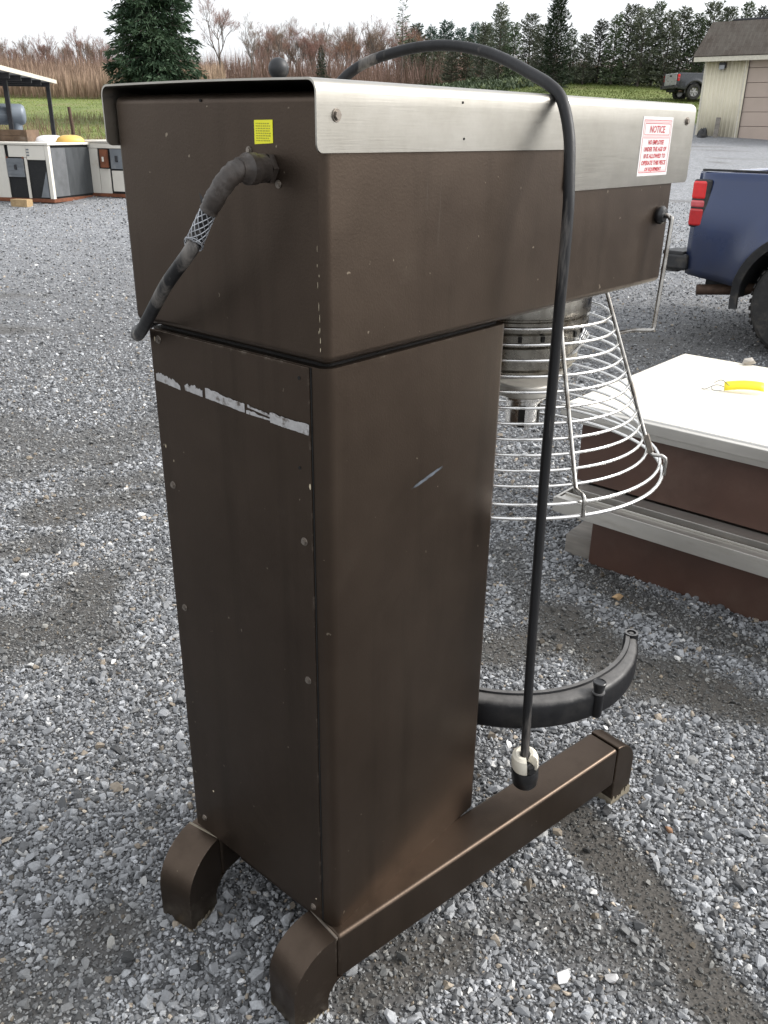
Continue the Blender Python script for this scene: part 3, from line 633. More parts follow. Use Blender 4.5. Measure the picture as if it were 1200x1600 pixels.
# make sure the outside is the outside
n0 = cov.data.polygons[len(cov.data.polygons)//2].normal
if sum(p.normal.z for p in cov.data.polygons) < 0: cov.data.flip_normals()
for (xx, zz) in ((0.015,1.612),(1.085,1.620)): hexbolt((xx, CVY0-0.0002, zz), (0, -1, 0), 0.0062, cov, 'bolt', 'bolt')
for (xx, zz) in ((0.283,1.634),(0.29,1.585)): disc((xx, CVY0-0.0003, zz), 'y', 0.0018, cov, 'rivet_hole', 'hole')
for (yy, zz) in ((0.14,1.568),(0.083,1.527)): hexbolt((HX0-0.0002, yy, zz), (-1, 0, 0), 0.0042, head, 'screw', 'bolt')
disc((HX0-0.0004, 0.239, 1.631), 'x', 0.0022, head, 'screw_hole', 'hole')
# yellow sticker
m = MB(); m.prism([(0.127,1.576),(0.0905,1.578),(0.090,1.6065),(0.1265,1.6060)], HX0-0.0007, HX0-0.0002, lambda p, q, e: (e, p, q)); stk = m.build('yellow_sticker', 'yellow', head, 0)
m = MB(); rd = random.Random(4)
for i in range(8):
    z0 = 1.6025-i*0.0030; y0 = 0.1235
    while y0 > 0.097:
        ww = rd.uniform(0.002, 0.005); m.box((HX0-0.0009, max(0.094, y0-ww), z0-0.0014), (HX0-0.0006, y0, z0)); y0 -= ww+0.0010
m.build('sticker_print', 'yellowdark', stk, 0)
# notice label
LX0, LX1, LZ0, LZ1 = 0.8785, 1.0165, 1.5165, 1.6265; LY = CVY0-0.0006
m = MB(); m.box((LX0, LY, LZ0), (LX1, CVY0-0.0001, LZ1)); nl = m.build('notice_label', 'labelwhite', cov, 0, bevel=0.0004)
def frame(b, x0, z0, x1, z1, t, y):
    for q in ((x0, z0, x1, z0+t), (x0, z1-t, x1, z1), (x0, z0+t, x0+t, z1-t), (x1-t, z0+t, x1, z1-t)): b.box((q[0], y-0.0002, q[1]), (q[2], y+0.0001, q[3]))
m = MB(); frame(m, LX0+0.006, LZ0+0.006, LX1-0.006, LZ1-0.006, 0.0012, LY); frame(m, LX0+0.012, LZ1-0.034, LX1-0.012, LZ1-0.012, 0.0012, LY); m.build('label_border', 'red', nl, 0)
for za, zb in ((LZ1-0.0108, LZ1-0.0085), (LZ1-0.040, LZ1-0.036), (LZ0+0.0085, LZ0+0.0105)):
    m = MB(); m.box((LX0+0.010, LY-0.0002, za), (LX1-0.010, LY+0.0001, zb)); m.build("label_band", "redpale", nl, 0)
def put_text(s, size, cx, cz, wmax, hmax, parent, name, mat):
    me = textmesh(s, size, 1.15, 0.12, 0.0004); me.materials.clear(); me.materials.append(MT[mat])
    co = np.zeros(len(me.vertices)*3, np.float32); me.vertices.foreach_get('co', co); co = co.reshape(-1, 3)
    mn, mx = co.min(0), co.max(0); sx = wmax/(mx[0]-mn[0]); sz = hmax/(mx[1]-mn[1])
    out = np.stack([cx+(co[:, 0]-(mn[0]+mx[0])/2)*sx, LY-0.0003-co[:, 2]*0.5, cz+(co[:, 1]-(mn[1]+mx[1])/2)*sz], 1)
    me.vertices.foreach_set('co', out.astype(np.float32).ravel()); me.update()
    o = bpy.data.objects.new(name, me); COL.objects.link(o); attach(o, parent); return o
LCX = (LX0+LX1)/2
put_text('NOTICE', 0.02, LCX, LZ1-0.023, 0.070, 0.0135, nl, 'heading_text', 'red')
for i, (s, wd) in enumerate((('NO EMPLOYEE', 0.072), ('UNDER THE AGE OF', 0.104), ('18 IS ALLOWED TO', 0.100), ('OPERATE THIS PIECE', 0.112), ('OF EQUIPMENT', 0.078))):
    put_text(s, 0.012, LCX, LZ1-0.0470-i*0.0128, wd, 0.0088, nl, 'body_text', 'red')

# foot rails: splayed tubes, each with a curved rear foot and a capped front foot
def rail(sgn):
    e = Vector((0.987, -0.162*sgn, 0)); nn = Vector((0.162*sgn, 0.987, 0)) if sgn > 0 else Vector((0.162, -0.987, 0))
    base = Vector((0, -0.018, 0)) if sgn > 0 else Vector((0, 2*CYM+0.018, 0))
    if sgn < 0: e = Vector((0.987, 0.162, 0))
    fn = lambda p, q, ww: tuple(base+e*p+nn*ww+Vector((0, 0, q)))
    W = 0.088
    b = MB(); b.prism([(-0.010, 0.070), (0.868, 0.070), (0.868, 0.184), (-0.010, 0.184)], 0, W, fn)
    r = b.build('foot_rail', 'paint', mix, 35, bevel=0.009, bseg=3)
    pr = [(-0.113, 0.0)]+[(-0.034, 0.0)]+[(-0.034, 0.035)]+arc(0.010, 0.030, 0.044, 175, 100, 6)+[(-0.0125, 0.076), (-0.0125, 0.184)]+arc(-0.013, 0.084, 0.100, 92, 180, 10)
    b = MB(); b.prism(pr, 0.0008, W-0.0008, fn); b.build('rear_foot', 'paint', r, 35, bevel=0.006, bseg=3)
    b = MB(); b.prism([(-0.0145, 0.176), (-0.0085, 0.176), (-0.0085, 0.1855), (-0.0145, 0.1855)], 0.001, W-0.001, fn); b.build('weld_bead', 'footdirt', r, 35, bevel=0.002)
    pr = [(0.870, 0.0), (0.946, 0.0), (0.946, 0.105)]+arc(0.871, 0.109, 0.075, 0, 88, 10)+[(0.870, 0.184)]
    b = MB(); b.prism(pr, 0.0006, W-0.0006, fn); b.build('front_foot', 'paint', r, 35, bevel=0.006, bseg=3)
    rd = random.Random(5); b = MB(); b.prism([(0.868, -0.002), (0.9472, -0.002)]+[(0.9472-0.0792*i/22, 0.011+0.020*rd.random()**2+0.008*(1-i/22)) for i in range(23)], -0.0006, W+0.0006, fn); b.build('mud_crust', 'mud', r, 35)
    b = MB(); b.prism([(-0.1138, -0.002), (-0.0332, -0.002)]+[(-0.0332-0.0806*i/22, 0.004+0.010*rd.random()**2) for i in range(23)], 0.0001, W-0.0001, fn); b.build('mud_crust', 'mud', r, 35)
    return r
rail(1); rail(-1)
m = MB(); m.box((0.05, 0.075, 0.09), (0.40, 0.348, 0.178)); m.build('base_crossbeam', 'paint', mix, 35, bevel=0.006)

# bowl arms: one curved cast yoke round the bowl axis
AX, AY = 0.81, 0.22
BX, BY, BR, BT, BH = 0.870, 0.215, 0.356, 0.390, 0.072
def yoke():
    b = MB(); vs = []; n = 84; A0, A1 = 58.0, 302.0
    for i in range(n+1):
        a = A0+(A1-A0)*i/n; e = min(a-A0, A1-a); k = 1-min(1.0, e/38.0)      # slims towards the two tips
        wd = 0.050-0.018*k; h = BH-0.012*k; ro = BR-0.004*k; ri = ro-wd; zt, zb = BT, BT-h
        pr = [(ri+0.003, zb), (ro-0.006, zb), (ro, zb+0.007), (ro, zt-0.013), (ro-0.006, zt-0.004), (ro-0.012, zt-0.001), (ri+0.013, zt-0.001), (ri+0.011, zt+0.004), (ri+0.001, zt+0.004), (ri, zt)]
        vs += [(BX+r_*math.cos(R(a)), BY+r_*math.sin(R(a)), z_) for r_, z_ in pr]
    q = 10; b.add(vs, [(i*q+j, (i+1)*q+j, (i+1)*q+(j+1) % q, i*q+(j+1) % q) for i in range(n) for j in range(q)]+[tuple(range(q)), tuple(range(n*q+q-1, n*q-1, -1))])
    return b.build('bowl_arm', 'iron', mix, 35)
yk = yoke()
for sg in (-1, 1):
    a = R(sg*57.0); c = (BX+0.336*math.cos(a), BY+0.336*math.sin(a), BT-0.44)
    b = MB(); b.lathe([(0, 0.382), (0.017, 0.382), (0.0185, 0.388), (0.0185, 0.440), (0.0175, 0.446), (0.0125, 0.4465), (0.0115, 0.441), (0.007, 0.441), (0.006, 0.445), (0, 0.445)], 24, c); b.build('arm_end_boss', 'iron', yk, 35)
    b = MB(); b.lathe([(0.0120, 0.4472), (0.0172, 0.4472), (0.0172, 0.4466), (0.0120, 0.4466)], 24, c, closed_prof=True); b.build('boss_rim', 'ironrim', yk, 35)
    a = R(sg*106.5); c = (BX+0.3535*math.cos(a), BY+0.3535*math.sin(a), BT-0.44)
    b = MB(); b.lathe([(0, 0.371), (0.0125, 0.371), (0.0140, 0.378), (0.0140, 0.434), (0, 0.437)], 20, c); b.build('pin_boss', 'iron', yk, 35)
    b = MB(); b.lathe([(0.0140, 0.4352), (0.0155, 0.4352), (0.0155, 0.4385), (0.0105, 0.4385)], 20, c); b.build('pin_washer', 'ironrim', yk, 35)
    b = MB(); b.lathe([(0, 0.436), (0.0105, 0.436), (0.0155, 0.461), (0.0158, 0.4645), (0.0138, 0.466), (0.0122, 0.4638), (0, 0.4632)], 20, c); b.build('locking_pin', 'blackplastic', yk, 35)
m = MB(); m.box((CX+0.0005, 0.10, 0.300), (CX+0.064, 0.33, 0.410)); m.build('lift_carriage', 'iron', mix, 35, bevel=0.008)

# planetary head under the housing
m = MB()
m.lathe([(0.0, 1.2900), (0.172, 1.2900), (0.174, 1.284), (0.174, 1.242), (0.168, 1.239), (0.168, 1.236), (0.172, 1.234), (0.172, 1.214), (0.160, 1.206), (0.0, 1.206)], 48, (AX, AY, 0)); drum = m.build('planetary_collar', 'drum', mix, 30)
m = MB(); m.lathe([(0.0, 1.2055), (0.158, 1.2055), (0.158, 1.190), (0.148, 1.186), (0.148, 1.180), (0.155, 1.176), (0.155, 1.132), (0.146, 1.124), (0.146, 1.119), (0.138, 1.115), (0.0, 1.115)], 48, (AX, AY, 0)); m.build('planetary_drum', 'drum', drum, 30)
for i in range(20):
    a = R(18*i+5); b = MB(); mt = Matrix.Translation((AX, AY, 1.198)) @ Matrix.Rotation(a, 4, 'Z'); b.box((0.1575, -0.004, -0.006), (0.1605, 0.004, 0.006), 0, mt); b.build('vent_slot', 'hole', drum, 0)
m = MB(); pp = [(AX+0.135*math.cos(R(t)), AY+0.135*math.sin(R(t))) for t in range(-180, 180, 15)]
SXY = (0.700, 0.103)
hull = [(AX+0.128*math.cos(R(t)), AY+0.128*math.sin(R(t))) for t in range(-80, 175, 15)]+[(SXY[0]+0.062*math.cos(R(t)), SXY[1]+0.062*math.sin(R(t))) for t in range(175, 281, 15)]
m.prism(hull, 1.086, 1.1145, lambda p, q, e: (p, q, e)); car = m.build('planet_carrier', 'cast', mix, 35, bevel=0.006)
m = MB(); m.lathe([(0, 1.0858), (0.046, 1.0858), (0.046, 1.078), (0.036, 1.072), (0.036, 1.022), (0.033, 1.018), (0.0, 1.018)], 28, (*SXY, 0)); sh = m.build('agitator_shaft', 'chrome', car, 30)
for t in (-150, -75): 
    b = MB(); mt = Matrix.Translation((*SXY, 1.045)) @ Matrix.Rotation(R(t), 4, 'Z'); b.box((0.030, -0.007, -0.026), (0.0367, 0.007, 0.022), 0, mt); b.build('bayonet_slot', 'hole', sh, 0)
disc((SXY[0]-0.03, SXY[1]-0.03, 1.0857), 'z', 0.006, car, 'drain_hole', 'hole')

# wire guard
def gr(z): return 0.200+(0.335-0.200)*(1.28-z)/0.35
GA0, GA1 = -152, 152
def ringpts(r, z, n=64): return [(AX+r*math.cos(R(GA0+(GA1-GA0)*i/n)), AY+r*math.sin(R(GA0+(GA1-GA0)*i/n)), z) for i in range(n+1)]
m = MB(); m.tube(ringpts(0.3720, 0.885), 0.0042, 8); guard = m.build('wire_guard', 'chrome', mix, 60)
m = MB(); m.tube(ringpts(0.3640, 0.912), 0.0036, 8); m.build('guard_ring', 'chrome', guard, 60)
for i in range(11):
    z = 0.9385+i*0.0295
    m = MB(); m.tube(ringpts(gr(z), z), 0.0033, 8); m.build('guard_ring', 'chrome', guard, 60)
for ph in (-120, -67, 67, 120):
    a = R(ph); f = lambda r, z: (AX+r*math.cos(a), AY+r*math.sin(a), z)
    m = MB(); m.tube([f(gr(1.288)+0.005, 1.288), f(gr(1.1)+0.005, 1.1), f(gr(0.934)+0.005, 0.934), f(gr(0.927)+0.010, 0.929), f(0.366, 0.929), f(0.374, 0.924), f(0.3755, 0.916), f(0.3765, 0.884)], 0.0045, 8); m.build('guard_upright', 'rod', guard, 60)
a = R(-67); m = MB(); mt = Matrix.Translation((AX+(gr(.955)+.008)*math.cos(a), AY+(gr(.955)+.008)*math.sin(a), 0.955)) @ Matrix.Rotation(a, 4, 'Z') @ Matrix.Rotation(R(-22), 4, 'Y')
m.box((-0.006, -0.007, -0.022), (0.006, 0.007, 0.022), 0, mt); m.build('hinge_clip', 'bolt', guard, 30, bevel=0.002)
# expanded-metal collar behind the rods
m = MB()
for s_ in (1, -1):
    for i in range(9):
        a0 = -82+46*i/9; pts = []
        for k in range(7):
            t = k/6; a = R(a0+s_*18*t); rr = 0.176-0.040*t; pts.append((AX+rr*math.cos(a), AY+rr*math.sin(a), 1.185-0.062*t))
        m.tube(pts, 0.0011, 4)
m.build('mesh_collar', 'chrome', guard, 60)
# rod handle
hp = [(1.012, -0.006, 1.436), (1.012, -0.024, 1.436), (1.011, -0.034, 1.430), (1.009, -0.038, 1.415), (0.985, -0.042, 1.22), (0.982, -0.042, 1.203), (0.976, -0.038, 1.198), (0.955, -0.010, 1.197), (AX+(gr(1.19)+.006)*math.cos(R(-58)), AY+(gr(1.19)+.006)*math.sin(R(-58)), 1.190)]
m = MB(); m.tube(spline(hp, 6), 0.0048, 10); hd = m.build('guard_handle', 'rod', mix, 60)
m = MB(); m.lathe([(0.006, 0.004), (0.016, 0.004), (0.019, -0.002), (0.019, -0.008), (0.014, -0.014), (0.006, -0.015)], 20, (1.012, HY0-0.002, 1.436), 'y'); m.build('rubber_grommet', 'blackplastic', hd, 40)

# ball-headed lever on the far side
m = MB(); m.lathe([(0, -0.0190)]+[(0.0190*math.cos(R(t)), 0.0190*math.sin(R(t))) for t in range(-80, 81, 10)]+[(0, 0.0190)], 24, (0.372, 0.482, 1.697)); kn = m.build('ball_knob', 'knob', mix, 60)
m = MB(); m.tube([(0.372, 0.482, 1.68), (0.372, 0.486, 1.60), (0.372, 0.470, 1.545), (0.372, 0.4575, 1.535)], 0.006, 10); m.build('lever', 'chrome', kn, 60)

# power cord: from the gland, round the far side, over the top and down the near side
cpts = [(-0.045,0.100,1.5465),(-0.064,0.103,1.542),(-0.078,0.115,1.522),(-0.086,0.136,1.490),(-0.090,0.160,1.455),(-0.100,0.164,1.438),(-0.092,0.230,1.390),(-0.080,0.283,1.350),(-0.058,0.352,1.304),(-0.030,0.415,1.275),(0.03,0.492,1.268),
        (0.14,0.508,1.300),(0.30,0.512,1.400),(0.44,0.508,1.540),(0.51,0.485,1.655),(0.545,0.440,1.708),(0.580,0.36,1.735),(0.600,0.28,1.742),(0.602,0.20,1.732),(0.590,0.13,1.713),(0.568,0.06,1.688),(0.552,0.010,1.668),(0.545,-0.020,1.645),(0.530,-0.048,1.592),(0.508,-0.068,1.530),(0.498,-0.078,1.460),(0.495,-0.080,1.296),(0.498,-0.080,0.994),(0.505,-0.080,0.755),(0.509,-0.080,0.634),(0.517,-0.080,0.484),(0.524,-0.080,0.365),(0.527,-0.080,0.322)]
path = spline(cpts, 7); CR = 0.0098
m = MB(); m.tube(path, CR, 14); cord = m.build('power_cord', 'rubber', mix, 60)
# gland
m = MB(); m.lathe([(0, 0), (0.020, 0), (0.0205, -0.004), (0.0205, -0.010)], 6, (HX0-0.0002, 0.100, 1.5465), 'x')
m.lathe([(0.0185, -0.010), (0.0185, -0.026), (0.0205, -0.027), (0.0205, -0.040), (0.0165, -0.045), (0.0150, -0.054), (0, -0.054)], 20, (HX0-0.0002, 0.100, 1.5465), 'x'); m.build('cable_gland', 'tapewrap', cord, 30)
# taped sleeve and wire mesh grip over the first stretch
L_ = [0]
for i in range(1, len(path)): L_.append(L_[-1]+(path[i]-path[i-1]).length)
def sub(s0, s1, n):
    out = []
    for k in range(n+1):
        s_ = s0+(s1-s0)*k/n; i = max(j for j in range(len(L_)-1) if L_[j] <= s_+1e-9); t = (s_-L_[i])/max(1e-9, L_[i+1]-L_[i]); out.append(path[i].lerp(path[i+1], t))
    return out
sp = sub(0.0, 0.082, 26); rd = random.Random(9)
m = MB(); m.tube(sp, [0.0150+rd.uniform(-0.0009, 0.0009)-(0.0024*i/26) for i in range(27)], 14); m.build('tape_sleeve', 'tapewrap', cord, 60)
def frames(pp):
    up = Vector((0, 0, 1)); out = []
    for i in range(len(pp)):
        t = (pp[min(i+1, len(pp)-1)]-pp[max(i-1, 0)]).normalized(); sx = t.cross(up).normalized(); up = sx.cross(t).normalized(); out.append((sx.copy(), up.copy()))
    return out
gp = sub(0.076, 0.138, 34); fr = frames(gp); m = MB()
for s_ in (1, -1):
    for k in range(8):
        m.tube([gp[i]+(fr[i][0]*math.cos(2*math.pi*k/8+s_*i*0.12)+fr[i][1]*math.sin(2*math.pi*k/8+s_*i*0.12))*(0.0110+0.0012*(i/34)**3) for i in range(35)], 0.0008, 4)
for i in (31, 33): m.tube([gp[i]+(fr[i][0]*math.cos(t*0.35)+fr[i][1]*math.sin(t*0.35))*0.0134 for t in range(18)], 0.0009, 4, closed=True)
m.build('mesh_grip', 'grip', cord, 60)
m = MB(); tp = sub(0.070, 0.078, 2)[1]; m.add([tp+Vector((0, 0.010, 0.004)), tp+Vector((-0.002, 0.021, 0.016)), tp+Vector((-0.002, 0.016, -0.006)), tp+Vector((0.002, 0.012, -0.004))], [(0, 1, 2), (0, 2, 3), (0, 3, 1), (1, 3, 2)]); m.build('tape_tail', 'blackplastic', cord, 0)
# plug
PM = Matrix.Translation((0.528, -0.080, 0.318)) @ Matrix.Rotation(R(-8), 4, 'Y')
def plugpart(b, nm, mat):
    b.v = [tuple(PM @ Vector(p)) for p in b.v]; return b.build(nm, mat, cord, 40)
m = MB(); m.lathe([(0.0125, 0.012), (0.020, 0.014), (0.0275, 0.009), (0.0300, 0.000), (0.0300, -0.022), (0.0275, -0.028), (0.0, -0.028)], 28, (0, 0, 0), 'z', 0, -80, 222, closed_prof=True); plugpart(m, 'plug_clamp', 'cream')
m = MB(); m.lathe([(0.0, -0.010), (0.014, -0.010), (0.0235, -0.018), (0.0235, -0.0285), (0.0290, -0.029), (0.0305, -0.033), (0.0305, -0.058), (0.0285, -0.061), (0.0285, -0.073), (0.026, -0.077), (0, -0.077)], 28); plugpart(m, 'plug_body', 'blackplastic')
for t in (20, 140, 260):
    b = MB(); b.box((-0.001, -0.004, -0.093), (0.001, 0.004, -0.076), 0, Matrix.Rotation(R(t), 4, 'Z') @ Matrix.Translation((0.014, 0, 0))); plugpart(b, 'plug_prong', 'bolt')
m = MB(); m.box((-0.006, -0.031, -0.024), (0.006, -0.022, -0.006), 0, Matrix.Rotation(R(-28), 4, 'Z')); plugpart(m, 'clamp_screw', 'blackplastic')
# ------------------------------------------------------------------ stacked insulated panels at the right
YR = -1.25                                   # right end, out of the frame
def panel_unit(label, z0, z1, xs, xe, ys, top, xo, yo, sag=0.0):
    """brown skirt box from z0 to z1 with a framed deck over it"""
    t = thing('deck_unit', label, 'platform', (xs+0.5, -0.25, z0), world=True)
    m = MB(); m.box((xs, YR, z0), (xs+0.03, ys, z1)); m.build('front_skirt', 'brownskin', t, 35, bevel=0.002)
    m = MB(); m.box((xs+0.0305, ys-0.03, z0), (xe, ys, z1)); m.build('end_skirt', 'brownskin', t, 35, bevel=0.002)
    m = MB(); m.box((xe-0.03, YR, z0), (xe-0.0005, ys-0.031, z1)); m.build('back_skirt', 'brownskin', t, 35, bevel=0.002)
    return t
# lower unit: channelled aluminium edge shows beyond the unit standing on it
lo = panel_unit('lower brown deck unit with a channelled aluminium rim on the gravel', 0.0, 0.247, 2.055, 3.19, 0.565, None, 0, 0)
m = MB(); m.box((1.925, YR, 0.2475), (3.2, 0.655, 0.288)); m.build('deck_slab', 'aludirty', lo, 35, bevel=0.002)
for (x0, x1, z0, z1, nm) in ((1.905, 1.9245, 0.250, 0.313, 'edge_lip'), (1.9246, 1.985, 0.2885, 0.303, 'rim_strip'), (2.030, 2.040, 0.2885, 0.313, 'rim_rib'), (2.0405, 2.120, 0.2885, 0.306, 'rim_strip'), (1.972, 1.978, 0.3032, 0.312, 'rim_rib')):
    m = MB(); m.box((x0, YR, z0), (x1, 0.655 if nm != 'edge_lip' else 0.66, z1)); m.build(nm, 'alu', lo, 35, bevel=0.0015)
m = MB(); m.box((1.91, 0.6605, 0.250), (3.2, 0.672, 0.306)); m.build('end_lip', 'alu', lo, 35, bevel=0.0015)
# upper unit
up = panel_unit('upper brown deck unit with a white top sheet and aluminium rim', 0.313, 0.560, 2.121, 3.13, 0.690, None, 0, 0)
m = MB(); m.box((2.075, YR, 0.5605), (3.17, 0.742, 0.612)); m.build('deck_core', 'greywood', up, 35)
m = MB(); m.box((2.047, YR, 0.590), (2.0745, 0.752, 0.632)); m.build('rim', 'alu', up, 35, bevel=0.003)
m = MB(); m.box((2.060, YR, 0.565), (2.0745, 0.745, 0.5898)); m.build('rim_foot', 'alu', up, 35, bevel=0.002)
m = MB(); m.box((2.075, 0.7425, 0.575), (3.172, 0.7535, 0.630)); m.build('end_rim', 'alu', up, 35, bevel=0.003)
m = MB(); m.box((2.0792, YR, 0.6125), (3.17, 0.738, 0.6375)); m.build('top_sheet', 'whitesheet', up, 35, bevel=0.002)
# weathered 4x4 under the end of the lower unit
m = MB(); m.box((-0.05, -0.06, 0), (0.70, 0.06, 0.088)); wb = m.build('timber_block', 'greywood', None, 35, bevel=0.003)
wb.location = (2.125, 0.628, 0.0); wb.rotation_euler = (0, 0, R(4)); tag(wb, 'weathered grey timber block against the end of the lower deck unit', 'timber')
# yellow tag tied with wire on the white top
ty = thing('wire_tag', 'yellow tag with a twisted wire lying on the white top sheet', 'tag', (2.645, 0.36, 0.6385), rz=R(-66))
m = MB(); vs = []; n_ = 10
for i in range(n_+1):
    t = i/n_; zz = 0.004+0.030*math.sin(t*2.2)*(1-0.2*t); vs += [(0.01+0.15*t, -0.020, zz*0.5+0.004), (0.01+0.15*t, 0.022, zz*0.5+0.030)]
m.add(vs, [(2*i, 2*i+2, 2*i+3, 2*i+1) for i in range(n_)]); o = m.build('paper_tag', 'tagyellow', ty, 60); sm = o.modifiers.new('thickness', 'SOLIDIFY'); sm.thickness = 0.0008
m = MB(); m.tube(spline([(0.03, 0.0, 0.022), (0.0, 0.03, 0.036), (-0.03, 0.02, 0.022), (-0.035, -0.02, 0.006), (-0.005, -0.03, 0.008), (0.012, 0.0, 0.014), (-0.02, 0.015, 0.018), (-0.06, -0.01, 0.004), (-0.075, 0.005, 0.002)], 8), 0.0016, 6); m.build('tie_wire', 'tagwire', ty, 60)
st_ = lone_stone(1170, 569, 0.032, (0.36, 0.33, 0.29), 'flat grey stone holding down the far edge of the white top sheet', 311, 0.6375); st_.location.z = 0.6375+0.013; st_.scale = (0.045, 0.034, 0.024)

# ------------------------------------------------------------------ pickup trucks
def pickup(name, label, loc, rz, paint, dusty, gate, group=None, beacon=False, detail=True):
    """local axes: +x forward from the rear axle, +y left side, z up"""
    T = thing(name, label, 'pickup', loc, rz, group)
    HW = 0.985; XB0, XB1, XC1, XH1 = -0.995, 1.02, 3.45, 4.62; WB = 3.62; WR = 0.405
    def wside(x, z):                       # half width of the body skin
        b = 0.035*math.sin(min(1, max(0, (z-0.45)/0.75))*math.pi)
        for xc in (0, WB):
            d = math.hypot(x-xc, z-WR); b += 0.050*math.exp(-((d-0.55)/0.10)**2)*(1 if z > 0.5 else 0.6)
        if z > 1.18: b -= (z-1.18)*0.12
        if x < -0.80: b -= (-(x+0.80))**2*1.5
        return HW-0.045+b
    def zlow(x):
        z = 0.50
        for xc in (0, WB):
            if abs(x-xc) < 0.515: z = max(z, WR+math.sqrt(0.515**2-(x-xc)**2))
        if x < -0.5: z = max(z, 0.50+(-0.5-x)*0.10)
        return z
    def skin(x0, x1, ztop, nm, sgn, nz=14):
        xs = sorted(set([x0, x1]+[x0+(x1-x0)*i/34 for i in range(35)]+[xc+0.515*math.cos(R(a)) for xc in (0, WB) for a in range(0, 181, 6) if x0 < xc+0.515*math.cos(R(a)) < x1]))
        b = MB(); vs = []
        for x in xs:
            zl = zlow(x)
            for k in range(nz+1):
                z = zl+(ztop-zl)*k/nz; vs.append((x, sgn*wside(x, z), z))
            vs.append((x, sgn*(wside(x, ztop)-0.015), ztop+0.012)); vs.append((x, sgn*(HW-0.13), ztop+0.012))
        q = nz+3; b.add(vs, [(i*q+j, (i+1)*q+j, (i+1)*q+j+1, i*q+j+1) for i in range(len(xs)-1) for j in range(q-1)])
        o = b.build(nm, paint, T, 50); sm = o.modifiers.new('t', 'SOLIDIFY'); sm.thickness = 0.02; sm.offset = -1 if sgn < 0 else 1; return o
    for s in (-1, 1):
        sk = skin(XB0, XB1, 1.315, 'bed_side', s)
        b = MB(); b.box((XB0+0.02, s*(HW-0.14)-0.03, 1.330), (XB1-0.02, s*(HW-0.14)+0.075*s+0.03, 1.348)); b.build('bed_rail_cap', 'trim', sk, 35, bevel=0.006)
        # wheel arch moulding
        b = MB(); pts = [(0.515*math.cos(R(a)), 0.515*math.sin(R(a))) for a in range(-8, 189, 7)]
        vs = []
        for (px_, pz_) in pts:
            for (dr, dy) in ((-0.012, -0.02), (-0.012, 0.008), (0.045, 0.012), (0.052, -0.004)):
                k = (0.515+dr)/0.515; x_, z_ = px_*k, WR+pz_*k; vs.append((x_, s*(wside(x_, max(z_, 0.46))+dy), z_))
        b.add(vs, [(4*i+j, 4*i+4+j, 4*i+5+j, 4*i+1+j) for i in range(len(pts)-1) for j in range(3)]); b.build('arch_moulding', 'trim', sk, 40)
        b = MB(); pts = [(0.53*math.cos(R(a)), WR+0.53*math.sin(R(a))) for a in range(0, 181, 10)]
        for xc in (0, WB):
            bb = MB(); bb.add([(xc+p, s*(HW-0.06), z) for p, z in pts]+[(xc+p, s*0.45, z) for p, z in pts], [(i, i+1, i+1+len(pts), i+len(pts)) for i in range(len(pts)-1)]); bb.build('wheel_well', 'cabdark', T, 40)
        # tail lamp wraps the corner
        tl = MB(); zz = [0.925, 1.262]
        def lampbox(z0, z1, mat, nm, par, out=0.034, x1=XB0+0.105):
            bb = MB(); ys = s*(wside(XB0+0.05, 1.09)+out)
            bb.box((XB0-0.012, min(ys, s*(HW-0.19)), z0), (x1, max(ys, s*(HW-0.19)), z1)); return bb.build(nm, mat, par, 35, bevel=0.02, bseg=3)
        hs_ = lampbox(0.915, 1.272, 'trim', 'tail_lamp', T, 0.026, XB0+0.135)
        lampbox(1.125, 1.262, 'lens2', 'upper_lens', hs_); lampbox(1.062, 1.122, 'lens3', 'reverse_lens', hs_); lampbox(0.925, 1.059, 'lens', 'lower_lens', hs_)
        skin(XB1+0.03, XC1, 1.24, 'cab_side', s); skin(XC1+0.01, XH1, 1.20, 'front_fender', s)
        # rear bumper corner with step
        b = MB(); b.box((XB0-0.165, s*(HW-0.02)-0.16*(s > 0), 0.575), (XB0+0.03, s*(HW-0.02)+0.16*(s < 0), 0.70)); bc = b.build('bumper_corner', 'trim', T, 35, bevel=0.025, bseg=3)
        b = MB(); b.box((XB0-0.195, s*(HW-0.05)-0.22*(s > 0), 0.555), (XB0-0.05, s*(HW-0.05)+0.22*(s < 0), 0.585)); b.build('bumper_step', 'trim', bc, 35, bevel=0.008)
        b = MB(); b.box((XB0-0.19, s*(HW-0.03)-0.22*(s > 0), 0.690), (XB0-0.01, s*(HW-0.03)+0.22*(s < 0), 0.722)); b.build('bumper_pad', 'trim', bc, 35, bevel=0.010)
    b = MB(); b.box((XB0-0.15, -0.76, 0.565), (XB0+0.02, 0.76, 0.72)); b.build('rear_bumper', 'trim', T, 35, bevel=0.02)
    b = MB(); b.box((XB0-0.02, -0.775, 0.74), (XB0+0.03, 0.775, 1.325)); tg = b.build('tailgate', gate, T, 35, bevel=0.02)
    b = MB(); b.box((XB0-0.035, -0.14, 1.16), (XB0-0.018, 0.14, 1.24)); b.build('tailgate_handle', 'trim', tg, 35, bevel=0.006)
    b = MB(); b.box((XB0+0.031, -0.82, 0.74), (XB1, 0.82, 0.78)); b.build('bed_floor', 'trim', T, 35)
    for s in (-1, 1):
        b = MB(); b.box((XB0+0.031, min(s*0.82, s*0.86), 0.7805), (XB1, max(s*0.82, s*0.86), 1.325)); b.build('bed_wall', dusty, T, 35)
    b = MB(); b.box((XB1-0.04, -0.81, 0.785), (XB1+0.02, 0.81, 1.30)); b.build('bed_front', dusty, T, 35)
    # cab
    b = MB(); sec = [(1.06, 0.93, 1.253), (1.20, 0.74, 1.86), (2.62, 0.72, 1.88), (3.43, 0.90, 1.253)]
